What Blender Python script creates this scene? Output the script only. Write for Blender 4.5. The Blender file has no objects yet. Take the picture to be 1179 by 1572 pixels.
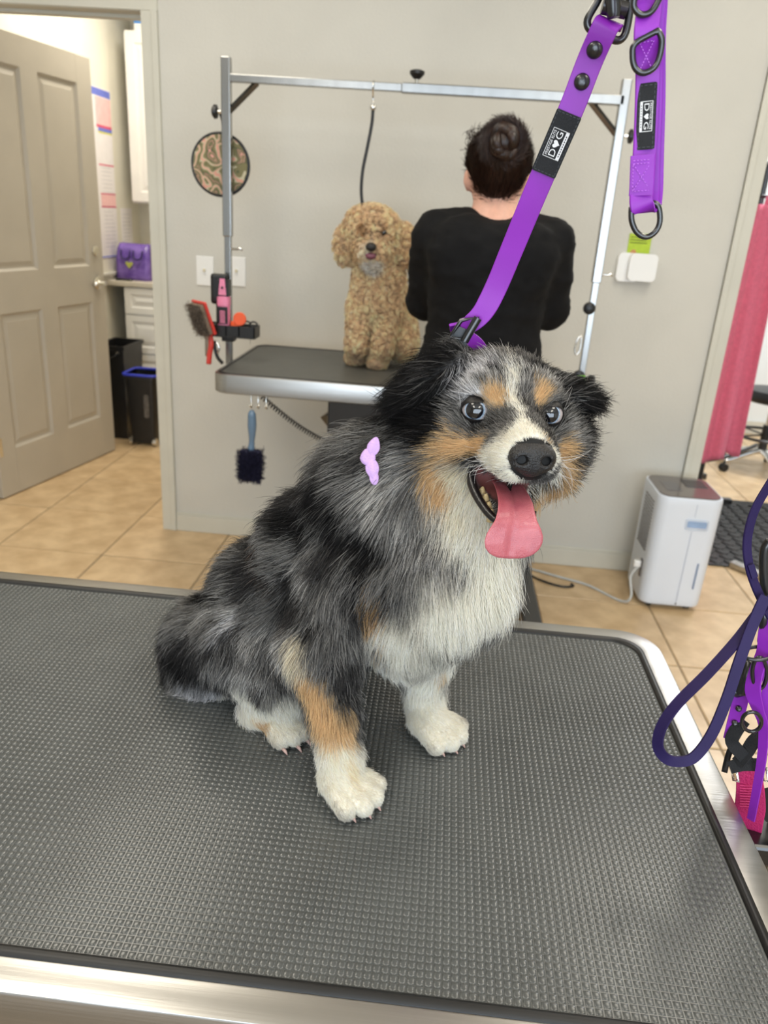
import bpy, bmesh, math, random
import numpy as np
from mathutils import Vector, Matrix, kdtree, bvhtree, noise as mnoise

random.seed(7); rng = np.random.default_rng(7)
S = bpy.context.scene
C = S.collection
PI = math.pi

# ------------------------------------------------------------------ camera
FPX, CX, CY = 1181.0, 589.5, 786.0
CAM = np.array([0.0, 0.0, 1.40])
EX = np.array([0.99462082, 0.08300917, 0.06195884])
EY = np.array([0.08756101, -0.35421138, -0.93105712])     # image down
EZ = np.array([-0.05533975, 0.93147398, -0.35957438])     # forward
cd = bpy.data.cameras.new('camera'); cam = bpy.data.objects.new('camera', cd); C.objects.link(cam)
cd.sensor_fit = 'VERTICAL'; cd.sensor_height = 36.0; cd.sensor_width = 27.0
cd.lens = FPX / 1572 * 36.0
cd.clip_start = 0.02; cd.clip_end = 60
cam.matrix_world = Matrix(((EX[0], -EY[0], -EZ[0], CAM[0]), (EX[1], -EY[1], -EZ[1], CAM[1]),
                           (EX[2], -EY[2], -EZ[2], CAM[2]), (0, 0, 0, 1)))
cd.dof.use_dof = True; cd.dof.focus_distance = 0.70; cd.dof.aperture_fstop = 9.0
S.camera = cam
S.cycles.max_bounces = 7; S.cycles.caustics_reflective = False; S.cycles.caustics_refractive = False

# ------------------------------------------------------------------ world, lights, exposure
S.view_settings.view_transform = 'Standard'; S.view_settings.look = 'None'
S.view_settings.gamma = 1.0; S.view_settings.use_curve_mapping = False
S.view_settings.exposure = 0.32
wd = bpy.data.worlds.new('world'); S.world = wd; wd.use_nodes = True
bg = wd.node_tree.nodes['Background']; bg.inputs[0].default_value = (0.72, 0.84, 1.0, 1); bg.inputs[1].default_value = 1.0

def area_light(name, loc, rot, sx, sy, power, col):
    l = bpy.data.lights.new(name, 'AREA'); l.shape = 'RECTANGLE'; l.size = sx; l.size_y = sy
    l.energy = power; l.color = col
    o = bpy.data.objects.new(name, l); C.objects.link(o); o.location = loc; o.rotation_euler = rot
    return o
# daylight entering by the storefront glazing behind the camera, cool
area_light('window_daylight', (0.6, -2.75, 1.30), (PI/2, 0, 0), 4.2, 2.0, 108, (0.765, 0.88, 1.0))
WARM = (1.0, 0.93, 0.80)
CEIL = 2.75
LAMPS = [(-0.95, 0.35), (0.95, 0.35), (-0.95, 1.95), (0.95, 1.95), (-0.95, -1.35), (0.95, -1.35)]
for lx, ly in LAMPS:
    area_light('ceiling_lamp_light', (lx, ly, CEIL - 0.09), (0, 0, 0), 0.55, 1.15, 12, WARM)
area_light('utility_room_lamp_light', (-1.55, 4.4, CEIL - 0.09), (0, 0, 0), 0.5, 0.9, 22, WARM)
area_light('side_room_lamp_light', (2.3, 4.6, CEIL - 0.09), (0, 0, 0), 0.9, 0.9, 50, (0.95, 0.97, 1.0))

# ------------------------------------------------------------------ helpers
def ray(px, py): return EX*((px-CX)/FPX) + EY*((py-CY)/FPX) + EZ
def at(px, py, Y): r = ray(px, py); return CAM + r*((Y-CAM[1])/r[1])
def atz(px, py, z): r = ray(px, py); return CAM + r*((z-CAM[2])/r[2])
def atx(px, py, x): r = ray(px, py); return CAM + r*((x-CAM[0])/r[0])
def srgb(r, g, b, k=1.0):
    f = lambda c: (c/255/12.92 if c/255 <= 0.04045 else ((c/255+0.055)/1.055)**2.4)*k
    return (f(r), f(g), f(b))
BASE = {}
def wbase(o): return BASE.get(o.name, np.zeros(3)) if o else np.zeros(3)

def tag(o, label=None, cat=None, group=None, kind=None):
    if label: o['label'] = label
    if cat: o['category'] = cat
    if group: o['group'] = group
    if kind: o['kind'] = kind
    return o
def thing(name, loc, label, cat, group=None):
    o = bpy.data.objects.new(name, None); C.objects.link(o); o.empty_display_size = 0.05
    o.location = tuple(map(float, loc)); BASE[o.name] = np.array(loc, float)
    return tag(o, label, cat, group)
def mesh_obj(name, V, F, mat, parent=None, smooth=False, origin=None):
    """one mesh object; V in world coordinates"""
    V = np.asarray(V, float)
    base = wbase(parent)
    org = base if origin is None else np.asarray(origin, float)
    me = bpy.data.meshes.new(name)
    me.from_pydata((V-org).tolist(), [], F); me.update()
    if smooth: me.polygons.foreach_set('use_smooth', np.ones(len(me.polygons), bool))
    o = bpy.data.objects.new(name, me); C.objects.link(o)
    if mat: me.materials.append(mat)
    if parent: o.parent = parent; o.location = tuple(org-base)
    else: o.location = tuple(org)
    BASE[o.name] = org
    return o

class MB:
    """collects shapes for ONE mesh object"""
    def __init__(s): s.V = []; s.F = []
    def add(s, V, F):
        k = len(s.V); s.V += [tuple(map(float, v)) for v in V]; s.F += [tuple(i+k for i in f) for f in F]; return s
    def box(s, lo, hi, bev=0.0, seg=2, M=None):
        lo, hi = np.minimum(lo, hi).astype(float), np.maximum(lo, hi).astype(float)
        bm = bmesh.new(); bmesh.ops.create_cube(bm, size=1.0)
        for v in bm.verts: v.co = Vector((lo+hi)/2) + Vector([v.co[i]*(hi-lo)[i] for i in range(3)])
        if bev > 0: bmesh.ops.bevel(bm, geom=bm.edges[:], offset=bev, segments=seg, profile=0.5, affect='EDGES')
        if M is not None: bm.transform(M)
        bm.verts.index_update(); s.add([v.co for v in bm.verts], [[v.index for v in f.verts] for f in bm.faces]); bm.free(); return s
    def tube(s, pts, r, n=10, closed=False, caps=True):
        P = np.asarray(pts, float); m = len(P); R = np.full(m, r) if np.isscalar(r) else np.asarray(r, float)
        T = np.gradient(P, axis=0) if not closed else (np.roll(P, -1, 0)-np.roll(P, 1, 0))
        T /= np.linalg.norm(T, axis=1)[:, None]+1e-12
        u = np.cross(T[0], [0, 0, 1.0]);  u = np.cross(T[0], [1.0, 0, 0]) if np.linalg.norm(u) < 0.1 else u
        u /= np.linalg.norm(u); V = []
        for i in range(m):
            u = u - T[i]*(u@T[i]); u /= np.linalg.norm(u)+1e-12; w = np.cross(T[i], u)
            for k in range(n):
                a = 2*PI*k/n; V.append(P[i]+R[i]*(math.cos(a)*u+math.sin(a)*w))
        F = []
        for i in range(m if closed else m-1):
            j = (i+1) % m
            for k in range(n):
                F.append((i*n+k, i*n+(k+1) % n, j*n+(k+1) % n, j*n+k))
        if caps and not closed: F += [tuple(range(n))[::-1], tuple((m-1)*n+k for k in range(n))]
        return s.add(V, F)
    def cyl(s, a, b, r0, r1=None, n=20):
        return s.tube([a, b], [r0, r0 if r1 is None else r1], n)
    def lathe(s, prof, c, axis=(0, 0, 1), n=24):
        ax = np.asarray(axis, float); ax /= np.linalg.norm(ax)
        u = np.cross(ax, [0, 0, 1.0]); u = np.array([1.0, 0, 0]) if np.linalg.norm(u) < 0.1 else u/np.linalg.norm(u)
        w = np.cross(ax, u); V = []; F = []
        for r, h in prof:
            for k in range(n):
                a = 2*PI*k/n; V.append(np.asarray(c)+ax*h+r*(math.cos(a)*u+math.sin(a)*w))
        for i in range(len(prof)-1):
            for k in range(n): F.append((i*n+k, i*n+(k+1) % n, (i+1)*n+(k+1) % n, (i+1)*n+k))
        F += [tuple(range(n))[::-1], tuple((len(prof)-1)*n+k for k in range(n))]
        return s.add(V, F)
    def strap(s, pts, side, width, th):
        """flat band along pts; side = vector(s) across the width"""
        P = np.asarray(pts, float); m = len(P); sd = np.asarray(side, float)
        sd = np.tile(sd, (m, 1)) if sd.ndim == 1 else sd
        T = np.gradient(P, axis=0); T /= np.linalg.norm(T, axis=1)[:, None]
        sd = sd - T*(sd*T).sum(1)[:, None]; sd /= np.linalg.norm(sd, axis=1)[:, None]; nn = np.cross(T, sd)
        W = np.full(m, width) if np.isscalar(width) else np.asarray(width); V = []; F = []
        e = th*0.5; prof = [(-.5, -.25), (-.47, -.5), (.47, -.5), (.5, -.25), (.5, .25), (.47, .5), (-.47, .5), (-.5, .25)]
        for i in range(m):
            for a, b in prof: V.append(P[i]+sd[i]*a*W[i]+nn[i]*b*th)
        k = len(prof)
        for i in range(m-1):
            for j in range(k): F.append((i*k+j, i*k+(j+1) % k, (i+1)*k+(j+1) % k, (i+1)*k+j))
        F += [tuple(range(k))[::-1], tuple((m-1)*k+j for j in range(k))]
        return s.add(V, F)
    def sphere(s, c, r, n=14, m=9):
        r = np.ones(3)*r; V = []; F = []
        for i in range(m+1):
            t = PI*i/m
            for k in range(n): a = 2*PI*k/n; V.append(np.asarray(c)+r*np.array([math.sin(t)*math.cos(a), math.sin(t)*math.sin(a), math.cos(t)]))
        for i in range(m):
            for k in range(n): F.append((i*n+k, (i+1)*n+k, (i+1)*n+(k+1) % n, i*n+(k+1) % n))
        return s.add(V, F)
    def prism(s, poly, z0, z1, M=None):
        """2-D outline in xy extruded along z, then M"""
        n = len(poly); V = [(x, y, z0) for x, y in poly]+[(x, y, z1) for x, y in poly]
        if M is not None: V = [M@Vector(v) for v in V]
        F = [tuple(range(n))[::-1], tuple(range(n, 2*n))]+[(i, (i+1) % n, n+(i+1) % n, n+i) for i in range(n)]
        return s.add(V, F)
    def build(s, name, mat, parent=None, smooth=False, origin=None, auto=None):
        o = mesh_obj(name, s.V, s.F, mat, parent, smooth, origin)
        bm = bmesh.new(); bm.from_mesh(o.data); bmesh.ops.recalc_face_normals(bm, faces=bm.faces[:]); bm.to_mesh(o.data); bm.free()
        if smooth and auto: o.data.set_sharp_from_angle(angle=math.radians(auto))
        return o
def bez(pts, n=24):
    """Catmull-Rom through pts"""
    P = np.asarray(pts, float); P = np.vstack([2*P[0]-P[1], P, 2*P[-1]-P[-2]]); out = []
    m = len(P)-3
    for i in range(m):
        p0, p1, p2, p3 = P[i:i+4]
        for t in np.linspace(0, 1, max(2, n//m), endpoint=False):
            out.append(.5*((2*p1)+(-p0+p2)*t+(2*p0-5*p1+4*p2-p3)*t*t+(-p0+3*p1-3*p2+p3)*t**3))
    out.append(P[-2]); return np.array(out)
def rrect(w, h, r, n=6):
    out = []
    for cx, cy, a0 in ((w/2-r, h/2-r, 0), (-w/2+r, h/2-r, 90), (-w/2+r, -h/2+r, 180), (w/2-r, -h/2+r, 270)):
        for k in range(n+1):
            a = math.radians(a0+90*k/n); out.append((cx+r*math.cos(a), cy+r*math.sin(a)))
    return out

# ------------------------------------------------------------------ materials
def mat(name, col, rough=0.5, metal=0.0, spec=0.5, var=0.06, scale=20.0, bump=0.0, bscale=None, coat=0.0, sheen=0.0,
        stretch=None, sss=0.0, emit=None, objvar=0.0, detail=4.0, col2=None, lo=0.35, hi=0.65):
    m = bpy.data.materials.new(name); m.use_nodes = True; N = m.node_tree.nodes; L = m.node_tree.links
    b = N['Principled BSDF']; b.inputs['Roughness'].default_value = rough; b.inputs['Metallic'].default_value = metal
    b.inputs['Specular IOR Level'].default_value = spec
    b.inputs['Coat Weight'].default_value = coat; b.inputs['Coat Roughness'].default_value = 0.08
    b.inputs['Sheen Weight'].default_value = sheen
    if sss: b.inputs['Subsurface Weight'].default_value = sss; b.inputs['Subsurface Radius'].default_value = (1, .35, .2); b.inputs['Subsurface Scale'].default_value = 0.01
    tc = N.new('ShaderNodeTexCoord'); mp = N.new('ShaderNodeMapping'); L.new(tc.outputs['Object'], mp.inputs['Vector'])
    if stretch: mp.inputs['Scale'].default_value = stretch
    nz = N.new('ShaderNodeTexNoise'); nz.inputs['Scale'].default_value = scale; nz.inputs['Detail'].default_value = detail
    L.new(mp.outputs['Vector'], nz.inputs['Vector'])
    cr = N.new('ShaderNodeValToRGB'); c = np.array(col[:3])
    cr.color_ramp.elements[0].position = lo; cr.color_ramp.elements[1].position = hi
    c2 = np.array(col2[:3]) if col2 is not None else c*(1+var)
    c1 = c if col2 is not None else c*(1-var)
    cr.color_ramp.elements[0].color = (*c1, 1); cr.color_ramp.elements[1].color = (*np.minimum(c2, 1), 1)
    L.new(nz.outputs['Fac'], cr.inputs['Fac']); out = cr.outputs['Color']
    if objvar:
        oi = N.new('ShaderNodeObjectInfo'); hs = N.new('ShaderNodeHueSaturation'); mr = N.new('ShaderNodeMapRange')
        mr.inputs['To Min'].default_value = 1-objvar; mr.inputs['To Max'].default_value = 1+objvar
        L.new(oi.outputs['Random'], mr.inputs['Value']); L.new(mr.outputs['Result'], hs.inputs['Value']); L.new(out, hs.inputs['Color']); out = hs.outputs['Color']
    L.new(out, b.inputs['Base Color'])
    if bump:
        n2 = N.new('ShaderNodeTexNoise'); n2.inputs['Scale'].default_value = bscale or scale*4; n2.inputs['Detail'].default_value = 3
        L.new(mp.outputs['Vector'], n2.inputs['Vector'])
        bp = N.new('ShaderNodeBump'); bp.inputs['Strength'].default_value = bump; bp.inputs['Distance'].default_value = 0.003
        L.new(n2.outputs['Fac'], bp.inputs['Height']); L.new(bp.outputs['Normal'], b.inputs['Normal'])
    if emit: b.inputs['Emission Color'].default_value = (*emit[:3], 1); b.inputs['Emission Strength'].default_value = emit[3]
    return m
M = {}
M['wall'] = mat('wall_paint', srgb(205, 203, 195), 0.75, var=0.03, scale=3, bump=0.35, bscale=90)
M['wall_cream'] = mat('cream_wall_paint', srgb(230, 226, 212), 0.75, var=0.03, scale=3, bump=0.25, bscale=90)
M['wall_white'] = mat('white_wall_paint', srgb(228, 232, 232), 0.7, var=0.02, scale=3, bump=0.2, bscale=90)
M['trim'] = mat('trim_paint', srgb(206, 204, 192), 0.45, var=0.03, scale=6)
M['door'] = mat('door_paint', srgb(182, 175, 162), 0.42, var=0.03, scale=5, bump=0.05, bscale=200)
M['ceil'] = mat('ceiling_paint', srgb(235, 233, 226), 0.85, var=0.02, scale=4)
M['tile'] = mat('tile_glaze', srgb(196, 166, 126), 0.32, scale=9, objvar=0.05, col2=srgb(222, 194, 154), detail=6, bump=0.06, bscale=40)
M['grout'] = mat('tile_grout', srgb(140, 122, 98), 0.85, var=0.1, scale=40)
M['steel'] = mat('brushed_steel', srgb(178, 176, 172), 0.30, 1.0, var=0.08, scale=60, stretch=(0.03, 1, 1), bump=0.05, bscale=400)
M['steel_y'] = mat('brushed_steel_side', srgb(208, 206, 200), 0.30, 1.0, var=0.08, scale=60, stretch=(1, 0.03, 1), bump=0.05, bscale=400)
M['chrome'] = mat('chrome', srgb(225, 224, 220), 0.14, 1.0, var=0.03, scale=30)
M['alu'] = mat('satin_aluminium', srgb(158, 158, 156), 0.24, 1.0, var=0.05, scale=50, stretch=(1, 1, 0.05))
M['rubber'] = mat('mat_rubber', srgb(80, 83, 83), 0.22, spec=0.65, var=0.08, scale=14)
M['rubber2'] = mat('smooth_mat_rubber', srgb(84, 85, 82), 0.45, spec=0.5, var=0.06, scale=20, bump=0.15, bscale=300)
M['black'] = mat('black_plastic', srgb(22, 22, 23), 0.38, var=0.15, scale=30)
M['blackm'] = mat('black_metal', srgb(20, 20, 22), 0.30, spec=0.7, var=0.15, scale=30, coat=0.3)
M['blackrub'] = mat('black_rubber_trim', srgb(16, 16, 17), 0.42, var=0.15, scale=30)
M['white'] = mat('white_plastic', srgb(238, 238, 236), 0.38, var=0.015, scale=8)
M['whitecab'] = mat('white_cabinet_paint', srgb(236, 234, 228), 0.42, var=0.02, scale=8)
M['purple'] = mat('purple_strap', srgb(143, 44, 180), 0.42, var=0.04, scale=25, spec=0.4, bump=0.03, bscale=500)
M['darkpurple'] = mat('dark_purple_strap', srgb(38, 27, 72), 0.55, spec=0.25, var=0.08, scale=40, bump=0.06, bscale=700)

# ================================================================== the setting
WY = 3.177                      # face of the wall behind the groomer
def struct(name, mb, m, parent=None, smooth=False):
    o = mb.build(name, m, parent, smooth)
    if parent is None: o['kind'] = 'structure'
    return o
floor = struct('floor', MB().box((-3.3, -3.1, -0.06), (4.2, 6.3, -0.003)), M['grout'])
tm = MB().box((-0.2235, -0.2235, -0.02), (0.2235, 0.2235, 0.0), 0.003, 1)
TX0, TY0, TP = 0.922, 2.845, 0.4525
first = None
for i in range(-9, 6):
    for j in range(-4, 8):
        x, y = TX0+TP*(i+.5), TY0+TP*(j+.5)
        if x < -3.3 or x > 3.6: continue
        if first is None:
            o = tm.build('tile', M['tile'], floor); first = o
        else:
            o = first.copy(); C.objects.link(o); o.parent = floor
        o.location = (x, y, rng.uniform(-.0006, .0006)); o.rotation_euler = (rng.uniform(-.0015, .0015), rng.uniform(-.0015, .0015), rng.integers(0, 4)*PI/2)

T = 0.12
LD0, LD1 = -2.115, -1.192       # doorway into the utility room
RD0, RD1 = 1.118, 2.30          # opening into the side room
HEAD = 2.036
wb = MB()
wb.box((LD1+.005, WY, 0), (RD0-.02, WY+T, CEIL)); wb.box((-3.2, WY, 0), (LD0-.005, WY+T, CEIL)); wb.box((LD0-.005, WY, HEAD+.01), (LD1+.005, WY+T, CEIL))
wb.box((RD1, WY, 0), (3.2, WY+T, CEIL)); wb.box((RD0-.02, WY, 2.25), (RD1, WY+T, CEIL))
struct('wall_back', wb, M['wall'])
struct('wall_left', MB().box((-3.32, -3.1, 0), (-3.2, WY+T, CEIL)), M['wall'])
struct('wall_right', MB().box((3.2, -3.1, 0), (3.32, WY, CEIL)), M['wall'])
wf = MB()
wf.box((-3.2, -3.1, 0), (-1.6, -2.98, CEIL)); wf.box((2.8, -3.1, 0), (3.2, -2.98, CEIL))
wf.box((-1.6, -3.1, 0), (2.8, -2.98, .25)); wf.box((-1.6, -3.1, 2.45), (2.8, -2.98, CEIL))
struct('wall_front', wf, M['wall'])
w1 = MB()
for x in (-1.6, -.55, .55, 1.65, 2.74): w1.box((x, -3.08, .25), (x+.06, -3.0, 2.45), .004)
w1.box((-1.6, -3.08, .25), (2.8, -3.0, .31)); w1.box((-1.6, -3.08, 2.39), (2.8, -3.0, 2.45))
win = struct('window_1', w1, M['black'])
gl = mat('window_glass', (.95, .97, 1.0), 0.02, var=.01); gl.node_tree.nodes['Principled BSDF'].inputs['Transmission Weight'].default_value = 1.0
for x in (-1.54, -.49, .61, 1.71): MB().box((x, -3.043, .31), (x+1.03, -3.037, 2.39)).build('pane', gl, win)
ce = struct('ceiling', MB().box((-3.3, -3.1, CEIL), (4.2, 6.3, CEIL+.1)), M['ceil'])
for lx, ly in LAMPS+[(-1.55, 4.4), (2.3, 4.6)]:
    MB().box((lx-.31, ly-.61, CEIL-.075), (lx+.31, ly+.61, CEIL), .006).build('light_panel', M['white'], ce)

# utility room behind the open door
ULX, UBY = -2.165, 5.56
struct('wall_utility_left', MB().box((ULX-.12, WY+T, 0), (ULX, UBY+.12, CEIL)), M['wall_cream'])
struct('wall_utility_back', MB().box((ULX, UBY, 0), (0.1, UBY+.12, CEIL)), M['wall_cream'])
struct('wall_utility_right', MB().box((-0.05, WY+T, 0), (.07, UBY, CEIL)), M['wall_cream'])
cr_ = MB()
cr_.box((ULX, WY+T, .885), (ULX+.018, UBY, .945), .004).box((ULX, WY+T, .93), (ULX+.032, UBY, .952), .006)
struct('trim_1', cr_, M['trim'])
# side room on the right
struct('wall_side_back', MB().box((.07, 6.0, 0), (4.2, 6.12, CEIL)), M['wall_white'])
struct('wall_side_right', MB().box((4.08, WY+T, 0), (4.2, 6.0, CEIL)), M['wall_white'])
struct('wall_side_left', MB().box((.07, WY+T, 0), (.12, 6.0, CEIL)), M['wall_white'])
struct('baseboard_side', MB().box((.12, 5.985, 0), (4.08, 6.0, .1), .003), M['trim'])

# casings: two-step moulding
def casing(mb, x0, x1, z0, z1, horizontal=False, flip=False):
    if horizontal:
        mb.box((x0, WY-.012, z0), (x1, WY+.001, z1), .002); mb.box((x0, WY-.019, z0+(z1-z0)*.62), (x1, WY+.001, z1), .003)
    else:
        mb.box((x0, WY-.012, z0), (x1, WY+.001, z1), .002)
        a, b = ((x0+(x1-x0)*.62, x1) if flip else (x0, x0+(x1-x0)*.38))
        mb.box((a, WY-.019, z0), (b, WY+.001, z1), .003)
c1 = MB(); casing(c1, LD1, LD1+.063, 0, HEAD, flip=True); casing(c1, LD0-.063, LD0, 0, HEAD); casing(c1, LD0-.063, LD1+.063, HEAD, HEAD+.066, True)
t2 = struct('trim_2', c1, M['trim'])
MB().box((LD1-.002, WY-.004, 0), (LD1+.018, WY+T+.004, HEAD+.005), .002).box((LD1-.014, WY+.06, 0), (LD1, WY+.10, HEAD), .002).build('jamb', M['trim'], t2)
MB().box((LD0-.018, WY-.004, 0), (LD0+.002, WY+T+.004, HEAD+.005), .002).build('jamb', M['trim'], t2)
MB().box((LD0, WY-.004, HEAD-.002), (LD1, WY+T+.004, HEAD+.02), .002).box((LD0, WY+.06, HEAD-.014), (LD1, WY+.10, HEAD), .002).build('head_jamb', M['trim'], t2)
c2 = MB(); casing(c2, RD0-.064, RD0, 0, 2.25); casing(c2, RD0-.064, RD1+.064, 2.25, 2.316, True); casing(c2, RD1, RD1+.064, 0, 2.25, flip=True)
t3 = struct('trim_3', c2, M['trim'])
MB().box((RD0-.018, WY-.004, 0), (RD0+.002, WY+T+.004, 2.25), .002).build('jamb', M['trim'], t3)
bb = MB().box((LD1+.063, WY-.012, 0), (RD0-.064, WY+.001, .078), .003).box((LD1+.063, WY-.009, .078), (RD0-.064, WY+.001, .088), .003)
struct('baseboard_back', bb, M['trim'])

# open four-panel door
def make_door():
    Wd, Hd, Td = 0.925, 2.03, 0.036
    hinge = np.array([-2.062, 3.345, 0.006]); free = np.array([-1.885, 4.265, 0.006])
    dx = (free-hinge)/np.linalg.norm(free-hinge); dn = np.array([dx[1], -dx[0], 0])      # dn: face towards the camera side (+x)
    Mx = Matrix(((dx[0], dn[0], 0, hinge[0]), (dx[1], dn[1], 0, hinge[1]), (0, 0, 1, hinge[2]), (0, 0, 0, 1)))
    d = MB(); st = .118; mid = .115; u0, u1 = 0, Wd
    pw = (Wd-2*st-mid)/2
    cols = [(st, st+pw), (st+pw+mid, Wd-st)]; rows = [(.225, .86), (1.045, 1.905)]
    d.box((0, -Td/2, 0), (st, Td/2, Hd), .0015, 1, Mx); d.box((Wd-st, -Td/2, 0), (Wd, Td/2, Hd), .0015, 1, Mx)
    d.box((st, -Td/2, 0), (Wd-st, Td/2, rows[0][0]), 0, 1, Mx); d.box((st, -Td/2, rows[0][1]), (Wd-st, Td/2, rows[1][0]), 0, 1, Mx); d.box((st, -Td/2, rows[1][1]), (Wd-st, Td/2, Hd), 0, 1, Mx)
    for z0, z1 in rows: d.box((st+pw, -Td/2, z0), (st+pw+mid, Td/2, z1), 0, 1, Mx)
    door = struct('door_1', d, M['door'])
    for (a, b) in cols:
        for (z0, z1) in rows:
            V = []; F = []
            for sgn in (1, -1):
                rings = [(0, .0175), (.012, .006), (.022, .006), (.042, .0125)]
                k0 = len(V)
                for ins, h in rings:
                    for (x, z) in ((a+ins, z0+ins), (b-ins, z0+ins), (b-ins, z1-ins), (a+ins, z1-ins)): V.append(Mx@Vector((x, sgn*h, z)))
                for r in range(3):
                    for k in range(4): F.append((k0+r*4+k, k0+r*4+(k+1) % 4, k0+(r+1)*4+(k+1) % 4, k0+(r+1)*4+k))
                F.append(tuple(k0+12+k for k in range(4)))
            MB().add(V, F).build('door_panel', M['door'], door)
    W2 = lambda x, y, z: np.array(Mx@Vector((x, y, z)))
    hb = MB().lathe([(.034, 0), (.034, .007), (.026, .012), (.014, .014), (.014, .030)], W2(Wd-.065, Td/2, .955), dn)
    hd = hb.build('door_handle', M['chrome'], door, True, auto=40)
    MB().tube(bez([W2(Wd-.065, Td/2+.03, .955), W2(Wd-.065, Td/2+.045, .955), W2(Wd-.10, Td/2+.05, .957), W2(Wd-.155, Td/2+.045, .955)], 14), [.013]*13, 10).build('lever', M['chrome'], hd, True)
    MB().lathe([(.026, 0), (.026, .006), (.018, .010), (.008, .011)], W2(Wd-.065, Td/2, 1.12), dn).build('deadbolt', M['chrome'], door, True, auto=40)
    for z in (.25, 1.0, 1.78):
        MB().tube([W2(.0, Td/2+.004, z-.045), W2(.0, Td/2+.004, z+.045)], .007, 8).box((0, Td/2-.001, z-.045), (.03, Td/2+.002, z+.045), M=Mx).build('hinge', M['chrome'], door)
make_door()

# ================================================================== implicit-surface kit (dogs, groomer)
def smin(a, b, k):
    h = np.clip(.5+.5*(b-a)/k, 0, 1); return b+(a-b)*h-k*h*(1-h)
def smax(a, b, k): return -smin(-a, -b, k)
class Prim:
    def __init__(s, kind, a, b=None, r0=0.05, r1=None, R=None, k=.02, op='u', ln=.03, flow=None, lift=.35, col='merle', dens=1.0, head=False):
        s.kind, s.a, s.r0, s.R, s.k, s.op = kind, np.asarray(a, float), r0, R, k, op
        s.b = None if b is None else np.asarray(b, float); s.r1 = r0 if r1 is None else r1
        s.ln, s.flow, s.lift, s.col, s.dens, s.head = ln, flow, lift, col, dens, head
    def d(s, P):
        if s.kind == 'cap':
            ab = s.b-s.a; t = np.clip(((P-s.a)@ab)/(ab@ab), 0, 1)
            return np.linalg.norm(P-s.a-t[:, None]*ab, axis=1)-(s.r0+(s.r1-s.r0)*t)
        q = P-s.a
        if s.R is not None: q = q@s.R          # columns of R: local axes
        r = np.asarray(s.r0, float)*np.ones(3)
        k0 = np.linalg.norm(q/r, axis=1); k1 = np.linalg.norm(q/(r*r), axis=1)+1e-9
        return np.where(k0 < 1e-6, -r.min(), k0*(k0-1)/k1)
def field(prims):
    def f(P):
        d = None
        for p in prims:
            if p.op == 'u':
                v = p.d(P); d = v if d is None else smin(d, v, p.k)
        for p in prims:
            if p.op == 's': d = smax(d, -p.d(P), p.k)
        return d
    return f
def surface(prims, h, pad=.02, it=3):
    f = field(prims); lo = np.full(3, 9e9); hi = -lo
    for p in prims:
        if p.op != 'u': continue
        pts = [p.a] if p.b is None else [p.a, p.b]; r = np.max(np.asarray(p.r0)) if p.b is None else max(p.r0, p.r1)
        for q in pts: lo = np.minimum(lo, q-r-pad); hi = np.maximum(hi, q+r+pad)
    n = np.ceil((hi-lo)/h).astype(int)+1
    g = [lo[i]+h*np.arange(n[i]) for i in range(3)]
    G = np.stack(np.meshgrid(*g, indexing='ij'), -1).reshape(-1, 3)
    val = np.concatenate([f(G[i:i+200000]) for i in range(0, len(G), 200000)]).reshape(n)
    ins = val < 0
    cs = np.zeros(n-1, int)
    for dx in (0, 1):
        for dy in (0, 1):
            for dz in (0, 1): cs += ins[dx:n[0]-1+dx, dy:n[1]-1+dy, dz:n[2]-1+dz]
    act = (cs > 0) & (cs < 8); idx = -np.ones(n-1, int); ii = np.argwhere(act); idx[act] = np.arange(len(ii))
    acc = np.zeros((len(ii), 3)); cnt = np.zeros(len(ii))
    for ax in range(3):
        o1, o2 = [a for a in range(3) if a != ax]
        for u in (0, 1):
            for v in (0, 1):
                off = np.zeros(3, int); off[o1] = u; off[o2] = v; A = ii+off; Bc = A.copy(); Bc[:, ax] += 1
                va = val[tuple(A.T)]; vb = val[tuple(Bc.T)]; m = (va < 0) != (vb < 0)
                t = va[m]/(va[m]-vb[m]); pt = A[m].astype(float); pt[:, ax] += t; acc[m] += pt; cnt[m] += 1
    V = lo+h*acc/cnt[:, None]
    F = []
    for ax in range(3):
        o1, o2 = (ax+1) % 3, (ax+2) % 3
        sl0 = [slice(None)]*3; sl1 = [slice(None)]*3; sl0[ax] = slice(0, n[ax]-1); sl1[ax] = slice(1, n[ax])
        e = np.argwhere(ins[tuple(sl0)] != ins[tuple(sl1)])
        e = e[(e[:, o1] > 0) & (e[:, o2] > 0) & (e[:, o1] < n[o1]-1) & (e[:, o2] < n[o2]-1)]
        q = []
        for du, dv in ((-1, -1), (0, -1), (0, 0), (-1, 0)):
            c = e.copy(); c[:, o1] += du; c[:, o2] += dv; q.append(idx[tuple(c.T)])
        q = np.stack(q, 1); fl = ins[tuple(e.T)]
        q[~fl] = q[~fl][:, ::-1]; F.append(q)
    F = np.concatenate(F); F = F[(F >= 0).all(1)]
    def grad(P, e=4e-4):
        g = np.stack([f(P+np.eye(3)[i]*e)-f(P-np.eye(3)[i]*e) for i in range(3)], 1)/(2*e); return g
    for _ in range(it):
        g = grad(V); V = V-np.clip(f(V)/(np.maximum((g*g).sum(1), .1)), -h, h)[:, None]*g
    # one light relax to even out the net
    nb = np.zeros_like(V); c = np.zeros(len(V))
    for a, b in ((0, 1), (1, 2), (2, 3), (3, 0)):
        np.add.at(nb, F[:, a], V[F[:, b]]); np.add.at(c, F[:, a], 1); np.add.at(nb, F[:, b], V[F[:, a]]); np.add.at(c, F[:, b], 1)
    V = V*.5+.5*nb/np.maximum(c, 1)[:, None]
    N = grad(V); N /= np.linalg.norm(N, axis=1)[:, None]+1e-9
    return V, N, F
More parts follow.
